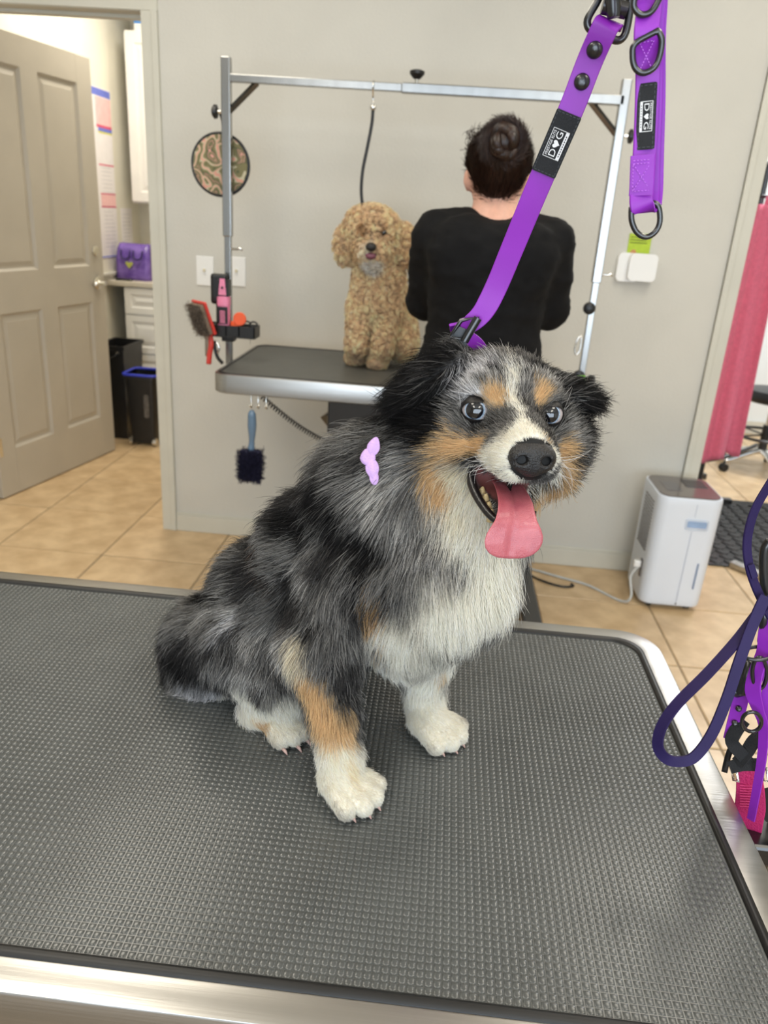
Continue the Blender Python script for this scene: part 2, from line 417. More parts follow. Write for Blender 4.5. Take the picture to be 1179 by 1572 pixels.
def vnoise(P, s, seed=0):
    """smooth 3-D value noise, numpy, 0..1"""
    q = P*s+seed*17.3; i = np.floor(q).astype(np.int64); f = q-i; f = f*f*(3-2*f); r = 0
    def hsh(a): 
        x = (a[:, 0]*73856093) ^ (a[:, 1]*19349663) ^ (a[:, 2]*83492791) ^ (seed*2654435761)
        x = (x ^ (x >> 13))*1274126177 & 0x7fffffff; return ((x ^ (x >> 16)) & 0xffff)/65535.
    for dx in (0, 1):
        for dy in (0, 1):
            for dz in (0, 1):
                w = (f[:, 0] if dx else 1-f[:, 0])*(f[:, 1] if dy else 1-f[:, 1])*(f[:, 2] if dz else 1-f[:, 2])
                r = r+w*hsh(i+np.array([dx, dy, dz]))
    return r
def fbm(P, s, seed=0, o=3):
    r = 0; a = .5; tot = 0
    for k in range(o): r = r+a*vnoise(P, s*2**k, seed+k); tot += a; a *= .5
    return r/tot
def sstep(x, a, b): t = np.clip((x-a)/(b-a), 0, 1); return t*t*(3-2*t)

def fur_material(name, rough=.5, trans=.42, spec=.3):
    m = bpy.data.materials.new(name); m.use_nodes = True; N = m.node_tree.nodes; L = m.node_tree.links
    b = N['Principled BSDF']; b.inputs['Roughness'].default_value = rough; b.inputs['Specular IOR Level'].default_value = spec
    a = N.new('ShaderNodeAttribute'); a.attribute_name = 'col'; L.new(a.outputs['Color'], b.inputs['Base Color'])
    tr = N.new('ShaderNodeBsdfTranslucent'); L.new(a.outputs['Color'], tr.inputs['Color'])
    mx = N.new('ShaderNodeMixShader'); mx.inputs[0].default_value = trans
    L.new(b.outputs[0], mx.inputs[1]); L.new(tr.outputs[0], mx.inputs[2]); L.new(mx.outputs[0], N['Material Output'].inputs['Surface'])
    return m
def skin_material(name, rough=.6):
    m = bpy.data.materials.new(name); m.use_nodes = True; N = m.node_tree.nodes; L = m.node_tree.links
    b = N['Principled BSDF']; b.inputs['Roughness'].default_value = rough; b.inputs['Specular IOR Level'].default_value = .3
    a = N.new('ShaderNodeAttribute'); a.attribute_name = 'col'; L.new(a.outputs['Color'], b.inputs['Base Color'])
    return m
def set_vcol(o, col):
    a = o.data.attributes.new('col', 'FLOAT_COLOR', 'POINT'); c = np.ones((len(col), 4), np.float32); c[:, :3] = col
    a.data.foreach_set('color', c.ravel())
def sample(V, N, F, w, count):
    tri = np.concatenate([F[:, [0, 1, 2]], F[:, [0, 2, 3]]]); A, B, Cc = V[tri[:, 0]], V[tri[:, 1]], V[tri[:, 2]]
    ar = .5*np.linalg.norm(np.cross(B-A, Cc-A), axis=1)*w[tri].mean(1); cum = np.cumsum(ar); 
    t = np.searchsorted(cum, rng.random(count)*cum[-1]); t = np.minimum(t, len(tri)-1)
    r1 = np.sqrt(rng.random(count)); r2 = rng.random(count); ba = np.stack([1-r1, r1*(1-r2), r1*r2], 1)
    P = (V[tri[t]]*ba[:, :, None]).sum(1); n = (N[tri[t]]*ba[:, :, None]).sum(1); n /= np.linalg.norm(n, axis=1)[:, None]
    return P, n
def nrm(v): return v/(np.linalg.norm(v, axis=-1, keepdims=True)+1e-9)
def make_curves(name, PT, rad, col, mat_, parent):
    """PT (n,k,3) world; rad (n,k); col (n,k,3)"""
    n, k, _ = PT.shape; cu = bpy.data.hair_curves.new(name); cu.add_curves([k]*n)
    base = wbase(parent)
    cu.attributes['position'].data.foreach_set('vector', (PT-base).astype(np.float32).ravel())
    ra = cu.attributes.get('radius') or cu.attributes.new('radius', 'FLOAT', 'POINT')
    ra.data.foreach_set('value', rad.astype(np.float32).ravel())
    c4 = np.ones((n, k, 4), np.float32); c4[..., :3] = col
    ca = cu.attributes.new('col', 'FLOAT_COLOR', 'POINT'); ca.data.foreach_set('color', c4.ravel())
    cu.materials.append(mat_)
    o = bpy.data.objects.new(name, cu); C.objects.link(o); o.parent = parent; o['kind'] = 'stuff'; BASE[o.name] = base
    return o
def nearest(P, Q):
    kd = kdtree.KDTree(len(Q))
    for i, q in enumerate(Q): kd.insert(q, i)
    kd.balance(); fnd = kd.find
    return np.array([fnd(p)[1] for p in P])
def strands(P, n, flow, L, lift, k=6, wild=.18, wave=0., droop=.25):
    """root points -> (N,k,3) strands that leave the skin and lie along flow"""
    m = len(P); t = flow-n*(flow*n).sum(1)[:, None]; t = nrm(t)
    rnd = rng.normal(size=(m, 3))*wild
    d0 = nrm(n*lift[:, None]+t*(1-lift[:, None])+rnd*.6)
    d1 = nrm(t+n*(.10*lift[:, None])+rnd+np.array([0, 0, -droop]))
    out = np.empty((m, k, 3)); out[:, 0] = P; cur = P.copy(); s = 1/(k-1)
    bend = nrm(np.cross(d0, rng.normal(size=(m, 3))))
    ph = rng.random(m)*6.28
    for i in range(1, k):
        u = (i-.5)*s; d = nrm(d0*(1-u)+d1*u+bend*(wave*np.sin(ph+u*5))[:, None]); cur = cur+d*(L*s)[:, None]; out[:, i] = cur
    return out
def clump(PT, guides, gi, amt, jitter=.0):
    k = PT.shape[1]; s = np.linspace(0, 1, k)
    G = guides[gi]; off = PT-G; w = (amt[:, None]*(s[None]**1.3))
    return PT-off*w[:, :, None]

# ================================================================== main grooming table (before the dog that sits on it)
TZ = 0.860
MTX0, MTX1, MTY0, MTY1 = -0.86, 0.342, 0.372, 1.010
def ring_strip(outer, inner, zo, zi):
    n = len(outer); V = [(x, y, zo) for x, y in outer]+[(x, y, zi) for x, y in inner]
    return V, [(i, (i+1) % n, n+(i+1) % n, n+i) for i in range(n)]
def table_top(root, x0, x1, y0, y1, z, rim, cr, face, mrim, mseal, mmat, bumps):
    cx, cy, w, d = (x0+x1)/2, (y0+y1)/2, x1-x0, y1-y0
    def rr(ins, r): return [(cx+a, cy+b) for a, b in rrect(w-2*ins, d-2*ins, max(r, .004), 8)]
    b = MB(); e = .003
    prof = [(.006, cr-.006, z-face), (0, cr, z-face+.004), (0, cr, z-e), (.0009, cr-.0009, z-.0009), (e, cr-e, z), (rim, cr-rim*.75, z), (rim+.001, cr-rim*.75, z-.006)]
    rings = [[(x, y, zz) for x, y in rr(i, r)] for i, r, zz in prof]; n = len(rings[0])
    V = [p for rg in rings for p in rg]; F = [(k*n+i, k*n+(i+1) % n, (k+1)*n+(i+1) % n, (k+1)*n+i) for k in range(len(rings)-1) for i in range(n)]
    F.append(tuple(range(n))[::-1])
    b.add(V, F); b.build('steel_rim', mrim, root, True, auto=35)
    s = MB(); P = [(rim-.001, z-.004), (rim+.001, z+.0022), (rim+.006, z+.003), (rim+.009, z+.0016), (rim+.010, z-.004)]
    rings = [[(x, y, zz) for x, y in rr(i, cr-rim*.75)] for i, zz in P]
    V = [p for rg in rings for p in rg]; F = [(k*n+i, k*n+(i+1) % n, (k+1)*n+(i+1) % n, (k+1)*n+i) for k in range(len(rings)-1) for i in range(n)]
    s.add(V, F); s.build('edge_seal', mseal, root, True)
    ins = rim+.009
    m = MB().prism(rr(ins, cr-rim*.75), z-.006, z-.0006); m.build('rubber_mat', mmat, root)
    if bumps:
        p = .0067; g = .0003; nx, ny = int((w-2*ins-.003)/p), int((d-2*ins-.003)/p); V = []; F = []
        X = cx+(np.arange(nx)-(nx-1)/2)*p; Y = cy+(np.arange(ny)-(ny-1)/2)*p
        gx, gy = np.meshgrid(X, Y, indexing='ij'); gx = gx.ravel(); gy = gy.ravel()
        rc = cr-rim*.75
        qx = np.maximum(np.abs(gx-cx)-(w/2-ins-rc), 0); qy = np.maximum(np.abs(gy-cy)-(d/2-ins-rc), 0); keep = np.hypot(qx, qy) < rc-.004
        gx, gy = gx[keep], gy[keep]; m_ = len(gx)
        lv = [(.0030, -.0009), (.0027, -.0002), (.0020, .0002), (.0009, .00036)]
        sq = np.array([(-1, -1), (1, -1), (1, 1), (-1, 1)])
        VV = np.empty((m_, 16, 3))
        for k, (hw, zz) in enumerate(lv):
            for q in range(4):
                VV[:, k*4+q, 0] = gx+sq[q, 0]*hw; VV[:, k*4+q, 1] = gy+sq[q, 1]*hw; VV[:, k*4+q, 2] = z+zz
        fl = [(k*4+q, k*4+(q+1) % 4, (k+1)*4+(q+1) % 4, (k+1)*4+q) for k in range(3) for q in range(4)]+[(12, 13, 14, 15)]
        FF = (np.array(fl)[None]+(np.arange(m_)*16)[:, None, None]).reshape(-1, 4)
        o = mesh_obj('mat_studs', VV.reshape(-1, 3), FF.tolist(), mmat, root, smooth=True); o['kind'] = 'stuff'
table = thing('grooming_table', (-.26, .69, 0), 'large steel-rimmed grooming table with grey studded rubber mat under the merle dog', 'table')
table_top(table, MTX0, MTX1, MTY0, MTY1, TZ, .027, .055, .052, M['steel'], M['blackrub'], M['rubber'], True)
b = MB()
b.box((-.70, .52, .70), (.18, .86, .81), .01); b.build('lift_housing', M['blackm'], table)
for sx in (-.62, .10):
    MB().box((sx-.03, .45, 0.0), (sx+.03, .93, .05), .008).build('base_foot', M['blackm'], table)
MB().box((-.62, .66, .005), (.10, .72, .045), .006).build('base_bar', M['blackm'], table)
for s in (-1, 1):
    MB().tube([(-.26-s*.33, .69+s*.05, .04), (-.26+s*.33, .69+s*.05, .72)], .028, 4).build('scissor_arm', M['blackm'], table)

# ================================================================== the merle dog
HM = np.array([[0.98423349, 0.17664371, -0.00902406], [0.17627103, -0.97539097, 0.13244236], [-0.01459313, 0.13194488, 0.99114963]])
HO = np.array([0.07105, 0.68143, 1.24246])
def hl(x, y, z): return HO+HM@np.array([x, y, z])
def hloc(P): return (P-HO)@HM
c = at
FW = np.array([.83, -.55, 0]); LT = np.array([.55, .83, 0])        # dog forward / towards its far side
BK = (-.70, .30, -.62)
D = []
def ell(p, r, **k): D.append(Prim('ell', p, r0=r, **k))
def cap(a, b, r0, r1, **k): D.append(Prim('cap', a, b, r0, r1, **k))
# trunk
ell(c(338, 992, .80), (.064, .066, .062), ln=.036, flow=(-.45, .1, -.85), k=.03)
ell(c(418, 918, .795), .070, ln=.036, flow=BK, k=.03)
ell(c(500, 848, .775), .071, ln=.038, flow=BK, k=.03)
ell(c(585, 778, .755), .071, ln=.042, flow=(-.5, .1, -.8), k=.03)
ell(c(500, 955, .765), .055, ln=.034, flow=(-.2, .1, -1), k=.03)
ell(c(652, 890, .715), .072, ln=.044, flow=(.05, -.1, -1), k=.03)
ell(c(708, 885, .705), .050, ln=.042, flow=(.15, -.2, -1), k=.03)
ell(c(628, 965, .72), .046, ln=.030, flow=(.0, -.1, -1), k=.03)
cap(c(600, 765, .755), hl(0, -.085, -.012), .070, .052, ln=.046, flow=(-.35, -.05, -1), k=.03)
ell(c(735, 800, .72), .047, ln=.040, flow=(.05, -.25, -1), k=.03)
# near hind leg
cap(c(372, 992, .745), c(428, 1046, .712), .050, .031, ln=.028, flow=(-.15, -.05, -1), k=.025)
cap(c(425, 1055, .715), c(395, 1088, .715), .028, .018, ln=.014, flow=(.1, -.1, -1), k=.02)
RP = np.array([-.138, .694, TZ+.015])
cap(RP-FW*.03, RP+FW*.004, .016, .0145, ln=.010, flow=tuple(FW+np.array([0, 0, -.3])), k=.012, lift=.3)
# far hind leg
cap(c(338, 992, .80)+LT*.07, np.array([-.09, .865, .93]), .05, .032, ln=.03, flow=(0, 0, -1), k=.025)
RP2 = np.array([-.075, .865, TZ+.015])
cap(np.array([-.09, .865, .93]), RP2-FW*.03, .028, .017, ln=.02, flow=(0, 0, -1), k=.02)
cap(RP2-FW*.03, RP2+FW*.008, .016, .0145, ln=.010, flow=(.8, -.5, -.3), k=.012)
# bobbed tail
ell(c(300, 1058, .78), (.036, .036, .028), ln=.030, flow=(-.2, -.15, -1), k=.02)
# near fore leg
cap(c(545, 885, .705), c(497, 990, .668), .048, .037, ln=.036, flow=(-.12, -.05, -1), k=.022)
cap(c(492, 998, .665), c(509, 1085, .643), .035, .022, ln=.020, flow=(.05, -.05, -1), k=.016)
cap(c(509, 1085, .643), c(523, 1168, .623), .022, .0185, ln=.013, flow=(.1, -.05, -1), k=.012)
FP = np.array([-.0545, .6065, TZ+.017])
# far fore leg
cap(c(660, 960, .755), c(648, 1010, .748), .036, .028, ln=.026, flow=(0, -.05, -1), k=.02)
cap(c(648, 1010, .748), c(654, 1090, .738), .026, .0175, ln=.013, flow=(0, -.05, -1), k=.014)
FP2 = np.array([.029, .717, TZ+.016])
for pc, wr, rr_ in ((FP, c(523, 1168, .623), .0175), (FP2, c(654, 1090, .738), .0165)):
    cap(wr, pc-FW*.010+np.array([0, 0, .003]), .0185, rr_, ln=.009, flow=(.5, -.35, -1), k=.012, lift=.3)
    ell(pc-FW*.006, (.023, .023, .0155), ln=.006, flow=(.6, -.4, -.6), k=.006, lift=.3)
    for s, e in ((-.0205, .019), (-.0072, .028), (.0072, .028), (.0205, .019)):
        cap(pc+LT*s*.8, pc+LT*s*1.15+FW*e+np.array([0, 0, -.005]), .0100, .0092, ln=.0034, flow=(.75, -.5, -.4), k=.0018, lift=.2)
for pc in (RP, RP2):
    for s, e in ((-.016, .016), (-.0055, .023), (.0055, .023), (.016, .016)):
        cap(pc+LT*s*.7, pc+LT*s*1.1+FW*e+np.array([0, 0, -.004]), .0098, .009, ln=.0045, flow=(.75, -.5, -.4), k=.003, lift=.2)
# head (local: x towards picture right, y towards the nose, z up; eyes at x=+-.0335)
hk = dict(head=True)
def hell(p, r, **k): ell(hl(*p), r, R=HM, head=True, **k)
def hcap(a, b, r0, r1, **k): cap(hl(*a), hl(*b), r0, r1, head=True, **k)
hell((0, -.058, .004), (.056, .062, .047), ln=.014, k=.02, lift=.25)
for s in (-1, 1):
    hell((s*.023, -.018, .014), (.019, .018, .016), ln=.009, k=.014, lift=.2)
    hcap((s*.0145, .008, -.029), (s*.0105, .049, -.0355), .0215, .0172, ln=.0055, k=.010, lift=.25)
    hell((s*.044, -.040, -.030), (.028, .038, .036), ln=.022, k=.02, lift=.3)
    hell((s*.062, -.070, -.035), (.030, .040, .048), ln=.040, k=.025, lift=.4)
hcap((0, -.008, -.002), (0, .052, -.022), .0225, .0165, ln=.005, k=.012, lift=.2)
hcap((0, -.035, -.066), (0, .030, -.090), .024, .0115, ln=.007, k=.008, lift=.25, col='white')
hell((0, -.058, -.070), (.046, .045, .040), ln=.034, k=.02, flow=(0, -.15, -1), col='white')
# ears: folded flaps
def ear_frame(t, w):
    t = nrm(np.array(t)); w = np.array(w); w = nrm(w-t*(w@t)); return HM@np.stack([w, np.cross(t, w), t], 1)
ER = ear_frame((-.75, .05, -.62), (0, 1, .1)); EL = ear_frame((.90, .0, -.30), (0, 1, -.1))
D.append(Prim('ell', hl(-.070, -.060, .026), r0=(.030, .011, .042), R=ER, ln=.036, k=.012, lift=.42, flow=tuple(HM@np.array([-.85, .0, -.52])), col='black', head=True))
D.append(Prim('ell', hl(.066, -.058, .018), r0=(.024, .010, .031), R=EL, ln=.028, k=.012, lift=.42, flow=tuple(HM@np.array([.95, .0, -.22])), col='black', head=True))
# mouth hollow and eye sockets
for s in (-1, 1):
    D.append(Prim('cap', hl(s*.019, -.006, -.060), hl(s*.011, .055, -.069), .0135, .0165, k=.003, op='s', head=True))
    D.append(Prim('ell', hl(s*.0335, -.0105, 0), r0=.0132, k=.002, op='s', head=True))
DV, DN, DF = surface(D, .0042)
DV[:, 2] = np.maximum(DV[:, 2], TZ+.0012)

# ---- coat: lengths, flow and colour from the body regions
UP = [p for p in D if p.op == 'u']
NOSE = hl(0, .068, -.030)
def region(P):
    W = np.stack([np.exp(-np.maximum(p.d(P)+.0, -.01)/.010) for p in UP], 1); W /= W.sum(1)[:, None]
    ln = W@np.array([p.ln for p in UP]); lift = W@np.array([p.lift for p in UP])
    rad = nrm(P-NOSE); fl = np.zeros((len(P), 3))
    for i, p in enumerate(UP): fl += W[:, i:i+1]*(rad if p.flow is None else nrm(np.array(p.flow, float)))
    return ln, lift, nrm(fl), W
PAL = dict(black=(.012, .011, .011), dark=(.045, .042, .041), brown=(.060, .042, .032), grey=(.215, .208, .198), lgrey=(.40, .388, .37),
           white=(.97, .925, .82), cream=(.92, .82, .64), tan=(.77, .545, .30), rust=(.72, .45, .20), wgrey=(.66, .65, .66))
PATCH = [  # x0,y0,x1,y1,radius px,colour   (pattern of the coat, cast on to the skin)
 # body: merle ground and marbling
 (520, 680, 610, 690, 48, 'grey'), (600, 780, 660, 830, 52, 'lgrey'), (640, 840, 700, 890, 34, 'lgrey'), (560, 760, 590, 720, 26, 'lgrey'),
 (440, 760, 400, 800, 26, 'dark'), (490, 775, 560, 855, 36, 'black'), (435, 805, 470, 830, 32, 'black'), (500, 740, 485, 770, 20, 'black'), (545, 860, 555, 880, 20, 'black'),
 (395, 850, 415, 905, 22, 'brown'), (345, 850, 360, 880, 20, 'dark'), (300, 915, 330, 925, 22, 'black'), (420, 900, 440, 940, 16, 'dark'), (520, 900, 530, 930, 14, 'dark'),
 (240, 975, 262, 1035, 24, 'black'), (270, 1020, 310, 1065, 26, 'black'), (330, 1000, 360, 1010, 14, 'dark'),
 (470, 965, 486, 985, 16, 'black'), (445, 935, 455, 960, 12, 'dark'), (540, 1030, 545, 1090, 13, 'dark'), (500, 1035, 530, 1040, 12, 'dark'),
 (300, 960, 360, 940, 22, 'lgrey'), (390, 985, 440, 1010, 28, 'lgrey'), (500, 990, 520, 960, 18, 'grey'), (370, 1040, 400, 1050, 18, 'lgrey'),
 (450, 860, 470, 900, 18, 'lgrey'), (350, 960, 330, 985, 14, 'wgrey'),
 # white chest and belly
 (735, 850, 700, 960, 70, 'white'), (770, 900, 770, 930, 45, 'white'), (612, 985, 700, 1010, 52, 'white'), (575, 1045, 640, 1045, 38, 'white'), (710, 790, 745, 830, 46, 'white'), (700, 770, 715, 800, 26, 'cream'),
 (650, 860, 690, 895, 26, 'lgrey'),
 (570, 915, 574, 955, 16, 'rust'), (584, 985, 580, 1010, 10, 'tan'),
 # legs
 (452, 1008, 460, 1040, 22, 'cream'), (475, 1060, 500, 1120, 26, 'tan'), (505, 1125, 518, 1150, 34, 'tan'), (534, 1115, 540, 1150, 16, 'tan'), (508, 1165, 530, 1168, 18, 'cream'), (540, 1075, 545, 1110, 10, 'dark'), (525, 1200, 570, 1235, 40, 'white'), (515, 1172, 535, 1178, 14, 'cream'),
 (640, 1040, 660, 1090, 34, 'white'), (672, 1035, 674, 1045, 9, 'tan'), (650, 1110, 700, 1145, 40, 'white'), (662, 1100, 672, 1108, 8, 'cream'),
 (375, 1070, 440, 1110, 26, 'white'), (402, 1108, 410, 1112, 9, 'tan'), (275, 1095, 350, 1105, 24, 'wgrey'), (335, 1100, 345, 1108, 14, 'white'),
 # head
 (690, 600, 760, 570, 46, 'lgrey'), (820, 570, 865, 600, 36, 'lgrey'), (860, 640, 880, 690, 26, 'lgrey'), (700, 650, 690, 640, 22, 'grey'),
 (600, 585, 650, 560, 52, 'black'), (585, 640, 600, 600, 40, 'black'), (640, 610, 645, 650, 40, 'black'), (690, 560, 660, 580, 26, 'black'),
 (890, 600, 905, 610, 26, 'black'), (900, 640, 905, 680, 26, 'black'), (600, 655, 615, 645, 15, 'lgrey'), (585, 625, 600, 640, 8, 'lgrey'),
 (715, 575, 745, 560, 24, 'wgrey'), (700, 600, 720, 605, 18, 'wgrey'), (690, 655, 720, 665, 18, 'grey'), (870, 590, 880, 620, 16, 'lgrey'), (820, 560, 845, 570, 18, 'dark'), (865, 660, 870, 680, 14, 'grey'),
 (757, 562, 768, 572, 8, 'black'), (730, 585, 742, 580, 7, 'dark'), (700, 580, 690, 590, 9, 'black'), (845, 575, 860, 585, 8, 'dark'), (822, 575, 826, 585, 6, 'black'), (860, 610, 868, 622, 7, 'dark'), (795, 560, 815, 575, 7, 'dark'), (731, 631, 745, 634, 20, 'black'), (845, 637, 852, 640, 18, 'black'), (700, 622, 715, 618, 8, 'lgrey'),
 (752, 600, 772, 604, 16, 'tan'), (833, 590, 832, 604, 15, 'tan'), (783, 598, 784, 615, 5, 'dark'), (810, 598, 811, 620, 5, 'dark'), (812, 645, 815, 655, 7, 'dark'), (718, 652, 752, 652, 9, 'dark'),
 (770, 540, 788, 570, 11, 'white'), (790, 575, 796, 640, 9, 'white'), (800, 650, 790, 665, 13, 'white'),
 (665, 690, 700, 690, 20, 'tan'), (655, 730, 665, 770, 24, 'tan'), (705, 690, 735, 682, 13, 'tan'), (675, 660, 680, 675, 12, 'tan'), (690, 725, 715, 790, 22, 'cream'), (715, 790, 760, 850, 24, 'white'), (700, 745, 712, 770, 14, 'white'),
 (870, 700, 880, 760, 24, 'tan'), (840, 790, 865, 775, 30, 'tan'), (825, 815, 845, 800, 20, 'cream'), (835, 665, 845, 680, 7, 'tan'), (882, 700, 890, 730, 14, 'dark'),
 (765, 695, 800, 675, 30, 'white'), (745, 705, 790, 735, 20, 'white'), (848, 700, 850, 735, 14, 'white'), (800, 755, 835, 755, 10, 'white'), (820, 685, 828, 690, 9, 'wgrey'),
]
tb = bvhtree.BVHTree.FromPolygons(DV.tolist(), DF.tolist())
def cast(px, py, Yd=.72):
    r = nrm(ray(px, py)); h = tb.ray_cast(Vector(CAM), Vector(r))
    if h[0] is not None: return np.array(h[0])
    best = None
    for Y in np.linspace(.6, .85, 26):
        q = tb.find_nearest(Vector(at(px, py, Y)))
        if best is None or q[3] < best[1]: best = (np.array(q[0]), q[3])
    return best[0]
PC = [(cast(a, b_), cast(d, e), r/1600., col) for a, b_, d, e, r, col in PATCH]
PC += [(hl(.074, -.055, .016), hl(.090, -.055, .006), .030, 'black'), (hl(-.072, -.058, .024), hl(-.098, -.055, -.004), .036, 'black')]
PC += [(q_-FW*.02, q_+FW*.035, .036, 'white') for q_ in (RP, RP2, FP, FP2)]+[(RP-FW*.012-LT*.016, RP-FW*.004-LT*.018, .008, 'tan'), (FP+np.array([0, 0, .02]), FP+FW*.012+np.array([0, 0, .012]), .007, 'cream')]
def coat(P):
    n1 = fbm(P, 30, 3); n2 = fbm(P, 90, 9); n3 = fbm(P*np.array([1, 1, .5]), 220, 5, 2)
    nm = sstep(fbm(P, 120, 55, 2), .30, .68)
    g = np.array(PAL['grey'])*(.45+1.1*n2)[:, None]
    colr = g*(1-sstep(n1, .50, .40)[:, None])+np.array(PAL['dark'])*sstep(n1, .50, .40)[:, None]
    wp = P+(np.stack([fbm(P, 55, 21, 2), fbm(P, 55, 22, 2), fbm(P, 55, 23, 2)], 1)-.5)*.014
    for a, b_, r, cn in PC:
        ab = b_-a; t = np.clip(((wp-a)@ab)/(ab@ab+1e-9), 0, 1); d = np.linalg.norm(wp-a-t[:, None]*ab, axis=1)
        soft = .34
        w = sstep(d/r+(n3-.5)*.7, 1+soft, 1-soft)[:, None]
        tint = np.array(PAL[cn])[None]*((.5+.85*nm)[:, None] if 'grey' in cn else 1.0)
        colr = colr*(1-w)+tint*w
    return colr
dog = thing('dog', (-.08, .72, TZ), 'fluffy blue merle dog with tan and white markings sitting on the studded table, tongue out', 'dog')
H = hloc(DV)
mouth = np.max(np.stack([-p.d(DV) for p in D if p.op == 's' and p.kind == 'cap'], 1), 1)      # >0 inside the hollow
eyed = np.min(np.stack([np.linalg.norm(H-np.array([s*.0335, -.0105, 0]), axis=1) for s in (-1, 1)], 1), 1)
vc = coat(DV)*.8
nosed = np.linalg.norm((H-np.array([0, .062, -.031]))/np.array([.0195, .017, .0185]), axis=1)
vc[nosed < 1.05] = (.006, .006, .006)
lipw = sstep(mouth, -.0035, -.001)[:, None]; vc = vc*(1-lipw)+np.array([.012, .009, .009])*lipw
ins_ = sstep(mouth, -.001, .0)[:, None]*sstep(H[:, 1], .03, .0)[:, None]; vc = vc*(1-ins_)+np.array([.16, .05, .045])*ins_
ew = sstep(eyed, .0165, .0142)[:, None]; vc = vc*(1-ew)+np.array([.008, .007, .007])*ew
body = mesh_obj('body', DV, DF.tolist(), skin_material('dog_skin'), dog, smooth=True); set_vcol(body, vc)

nosed = np.linalg.norm((H-np.array([0, .062, -.031]))/np.array([.0195, .017, .0185]), axis=1)
bare = (mouth > -.0025) | (eyed < .0150) | (nosed < 1)
ln0, lf0, fl0, W0 = region(DV)
dens = np.clip((.030/np.maximum(ln0, .004))**.75, .8, 4.0); dens[bare] = 0
dens[DV[:, 2] < TZ+.004] = 0
NH = 270000
P, n = sample(DV, DN, DF, dens, NH)
ln, lift, flow, W = region(P)
L = ln*np.where(ln > .030, .66, np.where(ln > .018, .72, .9))*np.exp(rng.normal(size=NH)*.22)*(.8+.4*vnoise(P, 60, 4))
fl = flow+(np.stack([vnoise(P, 38, 31), vnoise(P, 38, 32), vnoise(P, 38, 33)], 1)-.5)*.75
PT = strands(P, n, fl, L, np.clip(lift+rng.normal(size=NH)*.10, .05, .9), 6, .17, .10, .10)
ng = NH//9
gi_src = rng.choice(NH, ng, replace=False); gi = nearest(P[:, :], P[gi_src]); 
PT = clump(PT, PT[gi_src], gi, np.clip(.42*sstep(ln, .010, .03)+.08, 0, .5)*rng.uniform(.4, 1, NH))
low = PT[..., 2] < TZ+.0015; PT[..., 2] = np.where(low, TZ+.0015, PT[..., 2])
mid = PT[:, 3]
cb = coat(mid+rng.normal(size=(NH, 3))*(.0022+.05*np.minimum(ln, .03))[:, None]); lum = cb.mean(1)
u = rng.random(NH); isg = (np.abs(cb[:, 0]-cb[:, 2]) < .12*np.maximum(cb[:, 0], .02)) & (lum > .02) & (lum < .6)
mul = np.where(isg, np.where(u < .28, .42, np.where(u < .72, 1.0, 1.6)), np.exp(rng.normal(size=NH)*.10))
stray = (rng.random(NH) < .02) & (lum < .06); mul = np.where(stray, 7, mul)
cb = np.minimum(cb*mul[:, None], .95)
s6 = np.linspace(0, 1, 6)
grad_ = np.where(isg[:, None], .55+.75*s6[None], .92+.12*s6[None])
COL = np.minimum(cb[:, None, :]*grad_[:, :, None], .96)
rad = (.00016+.00004*rng.random(NH))[:, None]*np.array([1, 1, .95, .8, .55, .2])[None]*np.where(ln < .012, .8, 1.0)[:, None]
FURM = fur_material('dog_fur', .62, .40, .18)
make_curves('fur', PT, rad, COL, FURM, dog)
# whiskers and brow hairs
wp_ = []; wd_ = []
for s in (-1, 1):
    for i in range(14): wp_.append(hl(s*rng.uniform(.020, .027), rng.uniform(.015, .048), rng.uniform(-.045, -.028))); wd_.append(HM@np.array([s*rng.uniform(.6, 1.), rng.uniform(-.2, .35), rng.uniform(-.5, -.05)]))
wp_ = np.array(wp_); wd_ = nrm(np.array(wd_)); nW = len(wp_)
wpt = strands(wp_, wd_, wd_+rng.normal(size=(nW, 3))*.1, rng.uniform(.025, .05, nW), np.full(nW, .9), 6, .05, 0, .5)
make_curves('whiskers', wpt, np.full((nW, 6), .00016)*np.array([1, 1, .9, .7, .5, .2]), np.full((nW, 6, 3), .8), FURM, dog)

# eyes
def cap_mesh(c0, axis, r, ang, n=24, m=6, r2=None):
    ax = nrm(np.asarray(axis, float)); u_ = nrm(np.cross(ax, [0, 0, 1.])); w_ = np.cross(u_, ax); V = []; F = []
    for i in range(m+1):
        t = ang*i/m
        for k in range(n): a_ = 2*PI*k/n; V.append(c0+r*(math.cos(t)*ax+math.sin(t)*(math.cos(a_)*u_+math.sin(a_)*w_)))
    for i in range(m):
        for k in range(n): F.append((i*n+k, (i+1)*n+k, (i+1)*n+(k+1) % n, i*n+(k+1) % n))
    return V, F
M['sclera'] = mat('eye_white', srgb(178, 168, 168), .12, var=.05, scale=200, coat=.6)
M['iris'] = mat('pale_blue_iris', srgb(176, 190, 204), .1, scale=900, col2=srgb(120, 140, 162), coat=.8, detail=3)
M['pupil'] = mat('pupil', (.004, .004, .006), .05, var=.1, coat=1.0)
M['iris_dark'] = mat('iris_ring', srgb(52, 62, 80), .1, var=.2, scale=600, coat=.8)
M['lid'] = mat('eyelid_skin', srgb(20, 17, 17), .45, var=.2, scale=300, bump=.2, bscale=900)
